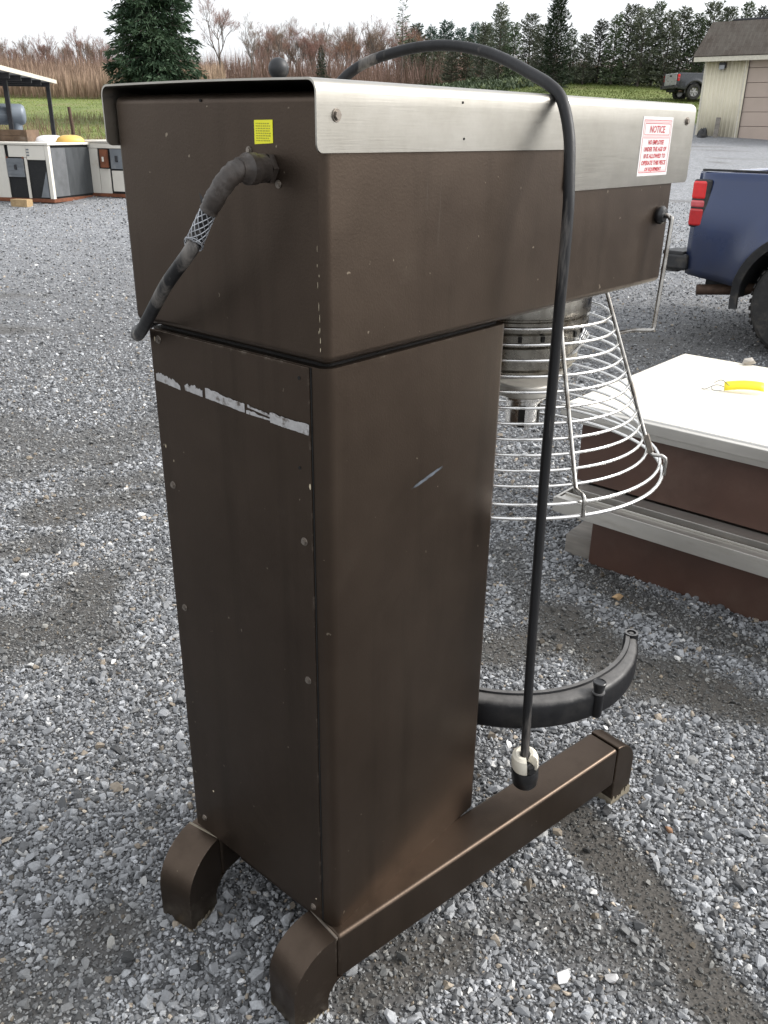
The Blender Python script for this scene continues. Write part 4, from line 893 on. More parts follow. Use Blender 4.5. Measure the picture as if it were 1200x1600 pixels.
    vs = [(x, -y, z) for x, y, z in sec]+[(x, y, z) for x, y, z in sec]; b.add(vs, [(0, 1, 2, 3), (7, 6, 5, 4), (0, 4, 5, 1), (1, 5, 6, 2), (2, 6, 7, 3), (3, 7, 4, 0)]); cb = b.build('cab_roof', paint, T, 35, bevel=0.05, bseg=3)
    def win(pts, nm):
        bb = MB(); c = sum((Vector(p) for p in pts), Vector())/len(pts); nn = (Vector(pts[1])-Vector(pts[0])).cross(Vector(pts[2])-Vector(pts[0])).normalized()
        if nn.dot(c-Vector((2.2, 0, 1.4))) < 0: nn = -nn
        bb.add([Vector(p)+nn*0.004 for p in pts]+[Vector(p)-nn*0.01 for p in pts], [(0, 1, 2, 3), (7, 6, 5, 4), (0, 4, 5, 1), (1, 5, 6, 2), (2, 6, 7, 3), (3, 7, 4, 0)]); bb.build(nm, 'glass', cb, 0)
    L3 = lambda a, c, t: tuple(a[i]+(c[i]-a[i])*t for i in range(3))
    A, B, C_, D = [Vector((x, 0, z)) for x, y, z in sec]
    def q(x, z, s):                        # point on the cab side plane
        t = (z-1.253)/(1.87-1.253); return (x, s*(0.915+(0.73-0.915)*t), z)
    for s in (-1, 1):
        win([q(1.26, 1.32, s), q(1.33, 1.78, s), q(2.02, 1.79, s), q(2.02, 1.32, s)], 'rear_side_window'); win([q(2.10, 1.32, s), q(2.10, 1.79, s), q(2.58, 1.79, s), q(3.12, 1.32, s)], 'front_side_window')
    win([(1.10, -0.80, 1.36), (1.185, -0.66, 1.78), (1.185, 0.66, 1.78), (1.10, 0.80, 1.36)], 'rear_window'); win([(2.70, -0.66, 1.825), (3.36, -0.80, 1.315), (3.36, 0.80, 1.315), (2.70, 0.66, 1.825)], 'windscreen')
    b = MB(); b.box((XC1-0.1, -0.88, 1.06), (XH1, 0.88, 1.235)); b.build('bonnet', paint, T, 35, bevel=0.05, bseg=3)
    b = MB(); b.box((XH1-0.05, -0.90, 0.55), (XH1+0.09, 0.90, 1.15)); b.build('front_grille', 'trim', T, 35, bevel=0.05)
    b = MB(); b.box((-0.95, -0.55, 0.42), (4.4, 0.55, 0.60)); b.build('chassis', 'cabdark', T, 35)
    # wheels
    def wheel(xc, s):
        c = (xc, s*(HW-0.135), WR); wd = 0.135
        b = MB(); b.lathe([(0.235, -wd+0.02), (0.25, -wd), (0.36, -wd-0.006), (0.392, -wd+0.02), (WR, -wd+0.05), (WR, wd-0.05), (0.392, wd-0.02), (0.36, wd+0.006), (0.25, wd), (0.235, wd-0.02)], 44, (0, 0, 0), 'y'); 
        W = b.build('wheel', 'tyre', T, 30); W.location = c
        b = MB()
        for i in range(44):
            a = 2*math.pi*i/44; mt = Matrix.Rotation(a, 4, 'Y'); b.box((WR-0.002, -0.105, -0.018), (WR+0.007, 0.105, 0.014), 0, mt)
        b.build('tread', 'tyre', W, 30)
        sg = 1 if s > 0 else -1
        b = MB(); b.lathe([(0.236, -0.10), (0.236, 0.105*sg), (0.225, 0.118*sg), (0.215, 0.108*sg), (0.200, 0.03*sg), (0.09, 0.02*sg), (0, 0.02*sg)], 36, (0, 0, 0), 'y'); b.build('rim', 'rim', W, 30)
        for i in range(6):
            mt = Matrix.Rotation(2*math.pi*i/6, 4, 'Y'); bb = MB(); y0, y1 = sorted((0.035*sg, 0.092*sg)); bb.box((0.05, y0, -0.030), (0.222, y1, 0.030), 0, mt); bb.build('spoke', 'rim', W, 30, bevel=0.01)
        b = MB(); b.lathe([(0, 0.104*sg), (0.045, 0.104*sg), (0.062, 0.085*sg), (0.065, 0.02*sg)], 20, (0, 0, 0), 'y'); b.build('hub_cap', 'rim', W, 30)
    for xc in (0, WB):
        for s in (-1, 1): wheel(xc, s)
    b = MB(); b.tube([(-0.40, -0.62, 0.47), (-0.62, -0.80, 0.45), (-0.86, -0.93, 0.435)], 0.042, 14); b.build('exhaust_pipe', 'rustpipe', T, 50)
    if beacon:
        b = MB(); b.lathe([(0, 2.03), (0.07, 2.02), (0.09, 1.90), (0, 1.90)], 14, (1.9, 0, 0)); b.build('amber_beacon', 'amber', T, 40)
    return T
# local +x forward -> world -Y ; right side (-y local) faces the camera
pickup('pickup_truck', 'dark blue pickup truck with red wraparound tail lamps and dusty lower side', (7.145, 1.05, 0.0), R(-90-1.5), 'bluepaint', 'bluedusty', 'bluepaint')
# ------------------------------------------------------------------ equipment standing at the left edge of the yard
def dir_from(P, ang):
    """horizontal unit vector: 0 = to the right as seen from the camera, 90 = away"""
    v = np.array([P[0]-CAM[0], P[1]-CAM[1]]); v = v/np.linalg.norm(v); r = np.array([v[1], -v[0]]); a = R(ang)
    return Vector((*(r*math.cos(a)+v*math.sin(a)), 0))
CH = 0.95
def cabinet(label, cx, cy, Ll, Lr, style):
    P = on_ground(cx, cy); eL = dir_from(P, 180-36); eR = Vector((eL.y, -eL.x, 0)) if Vector((eL.y, -eL.x, 0)).dot(dir_from(P, 54)) > 0 else Vector((-eL.y, eL.x, 0))
    T = thing('equipment_cabinet', label, 'cabinet', tuple(P), world=True); B = Vector(P); Z = Vector((0, 0, 1)); lift = 0.05
    nL = -eR; nR = -eL                          # outward normals of the two faces in view
    def bx(a0, a1, b0, b1, z0, z1, nm, mat, par=T, bev=0.004):
        m = MB(); v = []
        for z in (z0, z1):
            for (a, b) in ((a0, b0), (a1, b0), (a1, b1), (a0, b1)): v.append(B+eL*a+eR*b+Z*z)
        m.add(v, [(0,3,2,1),(4,5,6,7),(0,1,5,4),(1,2,6,5),(2,3,7,6),(3,0,4,7)]); return m.build(nm, mat, par, 35, bevel=bev)
    bx(0.03, Ll-0.03, 0.03, Lr-0.03, lift+0.03, CH-0.02, 'body', 'cabdark')
    bx(-0.02, Ll+0.02, -0.02, Lr+0.02, CH-0.019, CH+0.02, 'lid', 'cabwhite', bev=0.01)
    bx(0, Ll, 0, Lr, lift-0.03, lift+0.029, 'base_frame', 'rust')
    for (a, b) in ((0, 0), (Ll-0.07, 0), (0, Lr-0.07), (Ll-0.07, Lr-0.07)): bx(a, a+0.07, b, b+0.07, lift+0.03, CH-0.02, 'corner_post', 'cabwhite')
    y0, y1 = 0.002, 0.022
    if style == 0:
        # right face: dusty and dark grille halves
        bx(0.004, 0.026, 0.075, Lr*0.36, lift+0.06, CH-0.06, 'grille_panel', 'grille2'); bx(0.006, 0.028, Lr*0.36+0.004, Lr-0.075, lift+0.06, CH-0.06, 'grille_panel', 'grille')
        # left face
        bx(0.075, 0.44, y0, y1, 0.70, CH-0.025, 'fascia', 'cabwhite'); bx(0.445, 0.80, y0, y1, 0.74, CH-0.025, 'fascia', 'cabwhite'); bx(0.45, 0.50, y0, y1, lift+0.03, 0.735, 'mullion', 'cabwhite')
        for k in range(3): bx(0.38, 0.43, y0-0.010, y0-0.001, 0.85-k*0.045, 0.872-k*0.045, 'vent', 'cabgrey')
        d = bx(0.52, 0.86, y0-0.008, y1-0.004, 0.42, 0.72, 'grey_door', 'cabgrey')
        for k in range(4): bx(0.54, 0.84, y0-0.014, y0-0.0085, 0.46+k*0.062, 0.475+k*0.062, 'louvre', 'cabgrey', d, 0.002)
        bx(0.66, 0.70, y0-0.03, y0-0.0085, 0.54, 0.62, 'latch', 'darkmetal', d)
        m = MB(); m.add([B+eL*0.09+eR*0.012+Z*(lift+0.05), B+eL*0.26+eR*0.012+Z*(lift+0.05), B+eL*0.10+eR*0.012+Z*0.52, B+eL*0.09+eR*0.026+Z*(lift+0.05), B+eL*0.26+eR*0.026+Z*(lift+0.05), B+eL*0.10+eR*0.026+Z*0.52], [(0, 1, 2), (5, 4, 3), (0, 3, 4, 1), (1, 4, 5, 2), (2, 5, 3, 0)]); m.build('gusset', 'cabgrey', T, 0)
        bx(0.87, Ll-0.072, y0, y1, lift+0.03, CH-0.025, 'side_panel', 'cabwhite')
        for k in (0.5, 0.82): bx(k, k+0.035, y0-0.01, y0-0.0005, 0.715, 0.745, 'hinge', 'rust')
    else:
        bx(0.004, 0.026, 0.075, Lr-0.075, lift+0.06, CH-0.06, 'grille_panel', 'grille')
        bx(0.075, Ll-0.075, y0, y1, 0.84, CH-0.025, 'fascia', 'cabwhite'); bx(0.085, 0.36, y0-0.006, y1, 0.50, 0.83, 'grey_door', 'cabgrey')
        bx(0.20, 0.25, y0-0.028, y0-0.0065, 0.62, 0.72, 'latch', 'darkmetal')
        sw = bx(0.40, 0.54, y0-0.07, y0-0.001, 0.52, 0.82, 'switch_box', 'rust'); bx(0.45, 0.49, y0-0.082, y0-0.0705, 0.62, 0.70, 'switch_handle', 'cabwhite', sw)
        bx(0.085, 0.36, y0, y1, 0.12, 0.47, 'lower_panel', 'cabwhite'); bx(0.40, 0.62, y0, y1, lift+0.03, 0.50, 'lower_panel', 'cabwhite'); bx(0.63, Ll-0.072, y0, y1, lift+0.03, 0.835, 'side_panel', 'cabwhite')
    return T, B, eL, eR
cabA, BA, eL, eR = cabinet('white equipment cabinet with a dark two-tone grille end and grey door', 86, 319, 1.75, 1.35, 0)
cabB, BB, eLb, eRb = cabinet('white equipment cabinet with a rust-red switch box on its side', 205, 311, 1.1, 1.3, 1)
Z = Vector((0, 0, 1)); zA = BA.z+CH+0.0205
def placed(px, py, z):                       # a point of a horizontal plane
    return Vector(on_z(px, py, z))
# timber block beside the cabinet foot
P = on_ground(35, 323); m = MB(); m.box((-0.16, -0.08, 0), (0.16, 0.08, 0.12)); o = m.build('timber_block', 'wood', None, 35, bevel=0.006); o.location = P; o.rotation_euler = (0, 0, math.atan2(eL.y, eL.x)); tag(o, 'short pale timber block under the white cabinet with the grey door', 'timber')
# crate on the cabinet
q = BA+eL*1.30+eR*0.85; cr = thing('wooden_crate', 'dark weathered wooden crate lying on top of the white cabinet', 'crate', (q.x, q.y, zA), math.atan2(eL.y, eL.x))
for s in (-1, 1):
    for k in range(2):
        m = MB(); m.box((-0.40, s*0.17-0.012, 0.005+k*0.095), (0.40, s*0.17+0.012, 0.095+k*0.095)); m.build('board', 'crate', cr, 35, bevel=0.004)
    m = MB(); m.box((s*0.40-0.012+s*0.0125, -0.18, 0.0), (s*0.40+0.012+s*0.0125, 0.18, 0.195)); m.build('end_board', 'crate', cr, 35, bevel=0.004)
m = MB(); m.box((-0.388, -0.157, 0.0), (0.388, 0.157, 0.02)); m.build('bottom_board', 'crate', cr, 35)
# upturned shells on the cabinet
def shell(q, a, b, h, mat, label, rz):
    m = MB(); vs = []; nu, nv = 28, 8
    for j in range(nv):
        t = j/(nv-1)*math.pi/2
        for i in range(nu):
            u = 2*math.pi*i/nu; vs.append((a*math.cos(t)**0.7*math.cos(u), b*math.cos(t)**0.7*math.sin(u), h*math.sin(t)))
    m.add(vs, [(j*nu+i, j*nu+(i+1) % nu, (j+1)*nu+(i+1) % nu, (j+1)*nu+i) for j in range(nv-1) for i in range(nu)])
    T = thing('plastic_shell', label, 'shell', tuple(q), rz); m.build('dome', mat, T, 60)
    m = MB(); m.lathe([(0.98, 0.0), (1.05, 0.0), (1.05, 0.018), (0.98, 0.018)], 28, closed_prof=True); m.v = [(x*a, y*b, z) for x, y, z in m.v]; m.build('rim', mat, T, 40)
az_ = math.atan2(eL.y, eL.x)
shell(BA+eL*0.74+eR*1.14+Z*(CH+0.0205), 0.29, 0.20, 0.11, 'whiteplastic', 'white rounded plastic shell on top of the cabinet beside the yellow one', az_+0.9)
shell(BA+eL*0.27+eR*1.06+Z*(CH+0.0205), 0.25, 0.18, 0.12, 'yellowplastic', 'faded yellow rounded plastic shell lying on top of a white cabinet', az_+0.9)

# open shelter
P1 = Vector(at_dist(86, 128, 23)); a1 = Vector(at_dist(0, 108, 18.0))-P1; a2 = Vector(at_dist(0, 133, 25.6))-P1; a1.z = 0; a2.z = 0
a1.normalize(); a2 = (a2-a1*a2.dot(a1)).normalized()
gP = lambda v: Vector((v.x, v.y, float(hgt(v.x, v.y))))
sh = thing('open_shelter', 'open shelter with a flat sheet roof on thin dark posts', 'shelter', tuple(gP(P1+a1*3+a2*2)), world=True)
def obox(c, ax, ay, lx0, lx1, ly0, ly1, z0, z1, nm, mat, par, bev=0.0):
    m = MB(); v = [c+ax*x+ay*y+Z*z for z in (z0, z1) for x, y in ((lx0, ly0), (lx1, ly0), (lx1, ly1), (lx0, ly1))]
    m.add(v, [(0,3,2,1),(4,5,6,7),(0,1,5,4),(1,2,6,5),(2,3,7,6),(3,0,4,7)]); return m.build(nm, mat, par, 35, bevel=bev)
cP = Vector((P1.x, P1.y, 0))
rf = obox(cP, a1, a2, 0, 6.5, 0, 4.0, P1.z-0.03, P1.z+0.03, 'roof_sheet', 'roofsheet', sh)
obox(cP, a1, a2, -0.03, 6.53, -0.03, -0.001, P1.z-0.035, P1.z+0.04, 'fascia', 'trimcream', rf)
for k in range(7): obox(cP, a1, a2, 0.4+k*0.95, 0.46+k*0.95, 0.05, 3.95, P1.z-0.12, P1.z-0.031, 'purlin', 'darkmetal', rf)
for (x, y) in ((0.12, 0.15), (0.12, 1.75), (0.12, 3.8), (3.3, 0.35), (3.3, 3.6), (6.3, 0.35), (6.3, 3.6)):
    b_ = gP(cP+a1*x+a2*y); obox(cP, a1, a2, x-0.04, x+0.04, y-0.04, y+0.04, b_.z, P1.z-0.031, 'post', 'darkmetal', sh)
# tank under the shelter, on a stand
c = Vector(at_dist(40, 179, 20.0)); ta = dir_from(c, 175); gz_ = float(hgt(c.x, c.y))
tk = thing('grey_tank', 'grey horizontal cylindrical tank with a short down pipe under the shelter', 'tank', (c.x, c.y, gz_), world=True)
m = MB(); m.tube([c-ta*0.0, c+ta*0.02, c+ta*0.07, c+ta*1.9, c+ta*1.95, c+ta*1.97], [0.10, 0.155, 0.19, 0.19, 0.155, 0.10], 24); m.build('tank_shell', 'tank', tk, 40)
q = c+ta*0.20; m = MB(); m.tube([q, q-Z*0.20, q-Z*0.36], 0.115, 18); m.build('down_pipe', 'tank', tk, 40)
for k in (0.20, 1.5):
    q = c+ta*k; m = MB(); m.tube([q-Z*0.18, Vector((q.x, q.y, gz_))], 0.05, 8); m.build('stand_leg', 'darkmetal', tk, 40)
# rusty post in the field edge
P = ground_under(115, 218, 25.5); top = at_dist(114, 167, 25.5)[2]; m = MB(); m.tube([(0, 0, -0.1), (0.01, 0, (top-P[2])*0.6), (-0.02, 0.01, top-P[2])], [0.055, 0.05, 0.04], 9); o = m.build('field_post', 'rustpipe', None, 40); o.location = P; tag(o, 'leaning rusty brown post standing at the edge of the field', 'post')

# ------------------------------------------------------------------ garage at the right
BD = 42.0; P0 = ground_under(1086, 217, BD); fx = dir_from(P0, -21); fy = dir_from(P0, 69); B0 = Vector(P0); B0.z = float(CAM[2]+ray(1100, 216.5)[2]/math.hypot(*ray(1100, 216.5)[:2])*BD)
bz = B0.z; c0 = Vector((B0.x, B0.y, 0)); EZ = float(at_dist(1095, 91, BD)[2]); 
gar = thing('garage_building', 'cream steel-sided garage with brown shingle roof and beige overhead door', 'building', tuple(B0), world=True)
LEN, DEP = 10.0, 8.5
m = MB(); prof = []; x = 0.0                   # ribbed front wall, left of the door
while x < 1.62:
    prof += [(x, 0.0), (x+0.085, 0.0), (x+0.100, -0.022), (x+0.130, -0.022), (x+0.145, 0.0)]; x += 0.16
vs = [c0+fx*p+fy*(q) +Z*z for p, q in prof for z in (bz-0.3, EZ)]; m.add(vs, [(2*i, 2*i+2, 2*i+3, 2*i+1) for i in range(len(prof)-1)]); wl = m.build('front_wall', 'siding', gar, 20)
sm = wl.modifiers.new('t', 'SOLIDIFY'); sm.thickness = 0.05; sm.offset = 0
m = MB(); prof = []; x = 0.0
while x < DEP: prof += [(x, 0.0), (x+0.085, 0.0), (x+0.100, -0.022), (x+0.130, -0.022), (x+0.145, 0.0)]; x += 0.16
vs = [c0+fy*p+fx*(q+0.0) +Z*z for p, q in prof for z in (bz-0.3, EZ)]; m.add(vs, [(2*i, 2*i+2, 2*i+3, 2*i+1) for i in range(len(prof)-1)]); m.build('side_wall', 'siding', gar, 20)
obox(c0, fx, fy, 1.70, 6.0, 0.12, 0.16, bz-0.3, EZ, 'door_backing', 'darkmetal', gar)
for k in range(6):
    z0 = bz-0.05+k*0.535; s = obox(c0, fx, fy, 1.76, 5.6, 0.05, 0.10, z0, z0+0.522, 'door_section', 'doorpanel', gar, 0.012)
obox(c0, fx, fy, 1.62, 1.75, -0.035, 0.14, bz-0.3, EZ, 'door_jamb', 'trimcream', gar, 0.01); obox(c0, fx, fy, 5.61, 5.74, -0.035, 0.14, bz-0.3, EZ, 'door_jamb', 'trimcream', gar, 0.01)
obox(c0, fx, fy, 1.752, 1.765, -0.02, 0.05, bz-0.3, EZ-0.05, 'door_seal', 'darkmetal', gar)
obox(c0, fx, fy, 5.75, LEN, 0.0, 0.06, bz-0.3, EZ, 'end_wall', 'siding', gar)
obox(c0, fx, fy, -0.03, 0.06, -0.03, 0.06, bz-0.3, EZ, 'corner_trim', 'trimcream', gar, 0.008)
RZ = EZ+1.22; m = MB()
def rfv(x, d, z): return c0+fx*x+fy*d+Z*z
m.add([rfv(-0.3, -0.45, EZ-0.02), rfv(LEN+0.3, -0.45, EZ-0.02), rfv(LEN+0.3, 0.30, RZ), rfv(0.0, 0.30, RZ), rfv(LEN+0.3, DEP+0.45, EZ-0.02), rfv(-0.3, DEP+0.45, EZ-0.02), rfv(LEN+0.3, DEP-0.3, RZ), rfv(0.0, DEP-0.3, RZ)], [(0, 1, 2, 3), (5, 0, 3, 7), (3, 2, 6, 7), (7, 6, 4, 5)]); rfo = m.build('roof', 'shingle', gar, 0); sm = rfo.modifiers.new('t', 'SOLIDIFY'); sm.thickness = 0.12; sm.offset = 1
obox(c0, fx, fy, -0.34, LEN+0.3, -0.49, -0.44, EZ-0.16, EZ+0.05, 'eave_fascia', 'trimcream', rfo, 0.01)
obox(c0, fx, fy, -0.3, LEN+0.3, -0.43, 0.0, EZ-0.10, EZ-0.085, 'soffit', 'trimcream', rfo)
obox(c0, fx, fy, 0.7, LEN, 0.36, 0.60, RZ+0.105, RZ+0.18, 'parapet_cap', 'darkmetal', rfo, 0.02)
lp = obox(c0, fx, fy, 0.62, 0.88, -0.20, -0.025, EZ-0.40, EZ-0.18, 'wall_lamp', 'darkmetal', gar, 0.02); obox(c0, fx, fy, 0.64, 0.86, -0.215, -0.201, EZ-0.44, EZ-0.28, 'lamp_lens', 'lampglass', lp, 0.01)
P = Vector(at_dist(1117, 217, BD-0.8)); pb = float(hgt(P.x, P.y)); m = MB(); m.box((-0.09, -0.09, -0.2), (0.09, 0.09, 0.80)); o = m.build('timber_post', 'greywood', None, 35, bevel=0.015); o.location = (P.x, P.y, bz); o.rotation_euler = (R(1.5), R(2.5), 0.3); tag(o, 'short weathered timber post guarding the corner of the garage door', 'post')
P = Vector(at_dist(1096, 217, BD-0.7)); T = thing('debris_heap', 'dark heap of tarp and debris at the corner of the garage', 'debris', (P.x, P.y, bz-0.05), 0.4)
for k, (a, b, h, x, y) in enumerate(((0.30, 0.24, 0.42, 0.08, 0), (0.26, 0.2, 0.24, -0.25, 0.02), (0.2, 0.2, 0.22, 0.34, -0.05))):
    m = MB(); vs = []; fs_ = []; nu, nv = 14, 7
    for j in range(nv):
        t = j/(nv-1)*math.pi/2
        for i in range(nu):
            u = 2*math.pi*i/nu; kk = 1+0.35*(mnoise.noise(Vector((math.cos(u)*2+k*3, math.sin(u)*2, j*0.6))))
            vs.append((x+a*kk*math.cos(t)*math.cos(u), y+b*kk*math.cos(t)*math.sin(u), h*kk*math.sin(t)))
    m.add(vs, [(j*nu+i, j*nu+(i+1) % nu, (j+1)*nu+(i+1) % nu, (j+1)*nu+i) for j in range(nv-1) for i in range(nu)]); m.build('tarp_fold', 'blackbag', T, 25)
# grey pickup beyond the garage
P = ground_under(1068, 176, 56); hd_ = dir_from(P, 24); pickup('pickup_truck', 'grey pickup truck with silver tailgate and amber beacon parked beside the garage', (P[0], P[1], P[2]), math.atan2(hd_.y, hd_.x), 'gunmetal', 'gunmetal', 'silver', beacon=True)

# ------------------------------------------------------------------ vegetation
def quads_mesh(name, C, U, V, mat):
    """one kite per row: centre-base C, length vector U, half width vector V"""
    n = len(C); P = np.empty((n, 4, 3)); P[:, 0] = C; P[:, 1] = C+U*0.45+V; P[:, 2] = C+U; P[:, 3] = C+U*0.45-V
    me = bpy.data.meshes.new(name); me.vertices.add(4*n); me.vertices.foreach_set('co', P.astype(np.float32).ravel())
    me.loops.add(4*n); me.loops.foreach_set('vertex_index', np.arange(4*n, dtype=np.int32)); me.polygons.add(n)
    me.polygons.foreach_set('loop_start', np.arange(0, 4*n, 4, dtype=np.int32)); me.update(calc_edges=True); me.materials.append(MT[mat]); return me
def unit(v): return v/np.maximum(1e-9, np.linalg.norm(v, axis=1, keepdims=True))
def conifer_meshes(seed, mat, h=10.0, rb=2.4, nb=150, tuft=0.30, slope=(-0.25, 0.35), bare=0.05, power=0.9, gap=0.0, dens=6.0, curve=0.0, wr=(0.10, 0.2)):
    g = np.random.default_rng(seed); C = []; U = []; V = []
    tk = MB(); tk.tube([(0, 0, -0.3), (0.04, 0.02, h*0.3), (-0.03, 0.03, h*0.65), (0, 0, h*0.985)], [0.17, 0.13, 0.07, 0.012], 8)
    for i in range(nb):
        u = (i+g.random())/nb; z = h*(bare+(0.985-bare)*u); r = rb*((1-u)**power)*g.uniform(0.62, 1.12)+0.10
        if bare > 0.12 and u < 0.25: r *= 0.5+2*u
        if g.random() < gap: continue
        a = i*2.39996+g.uniform(-0.4, 0.4); sl = slope[0]+(slope[1]-slope[0])*u+g.uniform(-0.12, 0.12)
        d = np.array([math.cos(a), math.sin(a), sl]); L = r
        tip = np.array([0, 0, z])+d*L+np.array([0, 0, curve*L*L*0.15])
        if u < 0.93: tk.tube([(0, 0, z), tuple(np.array([0, 0, z])*0.5+tip*0.5), tuple(tip)], [0.03*(1-u)+0.012, 0.02*(1-u)+0.008, 0.004], 4, caps=False)
        n = max(4, int(dens*L/tuft)); f = g.random(n)**0.75
        base = np.array([0, 0, z])+np.outer(f*L, d); base[:, 2] += curve*(f*L)**2*0.15
        side = np.array([-math.sin(a), math.cos(a), 0]); lat = g.normal(0, 1, n)*(0.20*L*(1.15-f)+0.06)
        base = base+np.outer(lat, side)+g.normal(0, 0.05, (n, 3))
        dirv = unit(np.tile(d, (n, 1))*0.8+np.outer(np.sign(lat)*g.uniform(0.1, 0.9, n), side)+np.stack([g.normal(0, .25, n), g.normal(0, .25, n), g.normal(-0.12, .32, n)], 1))
        ln = tuft*g.uniform(0.65, 1.45, n)[:, None]; w = unit(np.cross(dirv, unit(g.normal(0, 1, (n, 3))+np.array([0, 0, 1.2]))))*ln*g.uniform(wr[0], wr[1], n)[:, None]
        C.append(base); U.append(dirv*ln); V.append(w)
    tm = tk.mesh('trunk', [MT['bark']], 50, recalc=False)
    return tm, quads_mesh('crown', np.concatenate(C), np.concatenate(U), np.concatenate(V), mat)
def bare_meshes(seed, mat, h=10.0, spread=0.5, levels=5, twigs=5, leaves=None):
    rd = random.Random(seed); tk = MB(); C = []; U = []; V = []
    def twig(p, d, L, w):
        C.append(p); U.append(d*L); s = Vector(d).cross(Vector((rd.gauss(0, 1), rd.gauss(0, 1), rd.gauss(0, 1)))).normalized(); V.append(np.array(s)*w)
    def grow(p, d, L, r, lev):
        n = 3; pts = [p]; q = p.copy(); dd = d.copy()
        for i in range(n):
            dd = (dd+Vector((rd.gauss(0, .10), rd.gauss(0, .10), rd.gauss(0.05, .06)))).normalized(); q = q+dd*(L/n); pts.append(q.copy())
        if r > 0.012: tk.tube(pts, [r, r*0.9, r*0.8, r*0.66], 6 if r > 0.05 else 4, caps=False)
        else:
            for i in range(n): twig(np.array(pts[i]), np.array((pts[i+1]-pts[i]).normalized()), (pts[i+1]-pts[i]).length*1.05, max(r, 0.011))
        if lev == 0:
            for i in range(twigs):
                b = pts[rd.randint(1, 3)]; t = (dd+Vector((rd.gauss(0, .5), rd.gauss(0, .5), rd.gauss(0.2, .35)))).normalized(); twig(np.array(b), np.array(t), rd.uniform(0.35, 1.0)*h/10, 0.011)
            return
        k = rd.choice((2, 3, 3)) if lev < levels else rd.choice((3, 4))
        for i in range(k):
            a = rd.uniform(0, 6.28) if lev < levels else 6.28*i/k+rd.uniform(-.5, .5); ax = dd.orthogonal().normalized(); ax.rotate(Matrix.Rotation(a, 3, dd)) if False else None
            o = Matrix.Rotation(a, 3, dd) @ ax; nd = (dd+o*spread*rd.uniform(0.55, 1.25)).normalized(); nd.z = abs(nd.z)*0.8+0.12; nd.normalize()
            st = pts[-1] if i == 0 or lev == levels else pts[rd.randint(1, 3)]
            grow(st, nd, L*rd.uniform(0.58, 0.80), r*rd.uniform(0.5, 0.68), lev-1)
    grow(Vector((0, 0, -0.2)), Vector((rd.gauss(0, .03), rd.gauss(0, .03), 1)).normalized(), h*0.34, 0.017*h, levels)
    C = np.array(C); zs = max(c[2] for c in C); k = h/zs; tk.v = [(x*k, y*k, z*k) for x, y, z in tk.v]
    tm = tk.mesh('trunk', [MT['bark']], 60, recalc=False)
    return tm, quads_mesh('crown', C*k, np.array(U)*k, np.array(V), mat)
def tree(name, meshes, px, ytop, D, label, group=None, wid=1.0, href=10.0, cat='tree', dz=0.0, rz=None):
    P = ground_under(px, 150, D); h = float(at_dist(px, ytop, D)[2])-P[2]; k = max(0.25, h/href)
    T = thing(name, label, cat, (P[0], P[1], P[2]-0.05+dz), random.uniform(0, 6.28) if rz is None else rz, group); T.scale = (k*wid, k*wid, k)
    for nm, me in zip(('trunk', 'crown'), meshes):
        o = bpy.data.objects.new(nm, me); COL.objects.link(o); o.parent = T
    return T
SPR = conifer_meshes(11, 'spruce', 10, 2.35, 520, 0.24, (-0.42, 0.35), 0.03, 0.62, 0.0, 20.0, wr=(0.07, 0.14))
SPR2 = conifer_meshes(12, 'spruce', 10, 2.3, 170, 0.36, (-0.3, 0.4), 0.04, 0.9, 0.0, 9.0, wr=(0.08, 0.15))
PIN = [conifer_meshes(21+i, ('pinegrey', 'pine', 'pinegrey', 'pine')[i], 10, (2.3, 2.0, 2.6, 1.8)[i], 170, 0.36, (0.1, 0.9), 0.04, (0.5, 0.55, 0.42, 0.5)[i], 0.20, 11.0, 0.5, (0.10, 0.19)) for i in range(4)]
HAZ = conifer_meshes(31, 'pineblue', 10, 2.6, 110, 0.5, (0.0, 0.7), 0.08, 0.45, 0.06, 13.0)
CED = conifer_meshes(41, 'cedar', 10, 2.0, 260, 0.30, (0.2, 1.2), 0.03, 0.5, 0.0, 8.5)
LON = conifer_meshes(51, 'pine', 10, 1.3, 46, 0.34, (0.0, 0.6), 0.50, 0.45, 0.25, 5.0)
BAR = [bare_meshes(61+i, ('twigred', 'twigbrown', 'twigred', 'twigbrown')[i], 10, (0.55, 0.42, 0.36, 0.5)[i], 6, 5) for i in range(4)]
SAP = [bare_meshes(71+i, ('twigbrown', 'twigred')[i], 10, 0.28, 5, 11) for i in range(2)]
tree('spruce_tree', SPR, 246, -300, 44, 'large dense dark green spruce standing alone beyond the cabinets', wid=0.83)
tree('spruce_tree', SPR2, 503, 70, 70, 'small dark spruce in front of the bare woodland', wid=1.0)
tree('bare_tree', BAR[0], 350, -4, 72, 'tall bare tree with a rounded reddish crown next to the large spruce', wid=0.85)
tree('bare_tree', BAR[1], 394, 20, 76, 'thin bare tree with open forked limbs beside the rounded red crown', wid=0.8)
tree('pine_tree', LON, 627, -3, 82, 'lone slender pine with a bare trunk rising above the wood', wid=0.9)
tree('cedar_tree', CED, 862, -8, 60, 'dense rounded dark evergreen taller than the conifers around it', wid=1.05)
rd = random.Random(17)
for i in range(26): tree('bare_tree', SAP[i % 2] if i % 3 else BAR[i % 4], -20+i*8+rd.uniform(-5, 5), rd.uniform(50, 80)-(12 if i in (16, 18, 19) else 0), rd.uniform(90, 104), 'thin bare sapling among the bare saplings above the brown reeds', 'bare saplings above the reeds', 0.9)
for i in range(44): tree('bare_tree', BAR[i % 4] if i % 3 else SAP[i % 2], 400+i*6+rd.uniform(-5, 5), rd.uniform(26, 62)+(10 if i < 7 else 0), rd.uniform(88, 112), 'bare reddish-brown tree in the woodland behind the mixer', 'bare trees of the woodland', rd.uniform(0.75, 1.0))
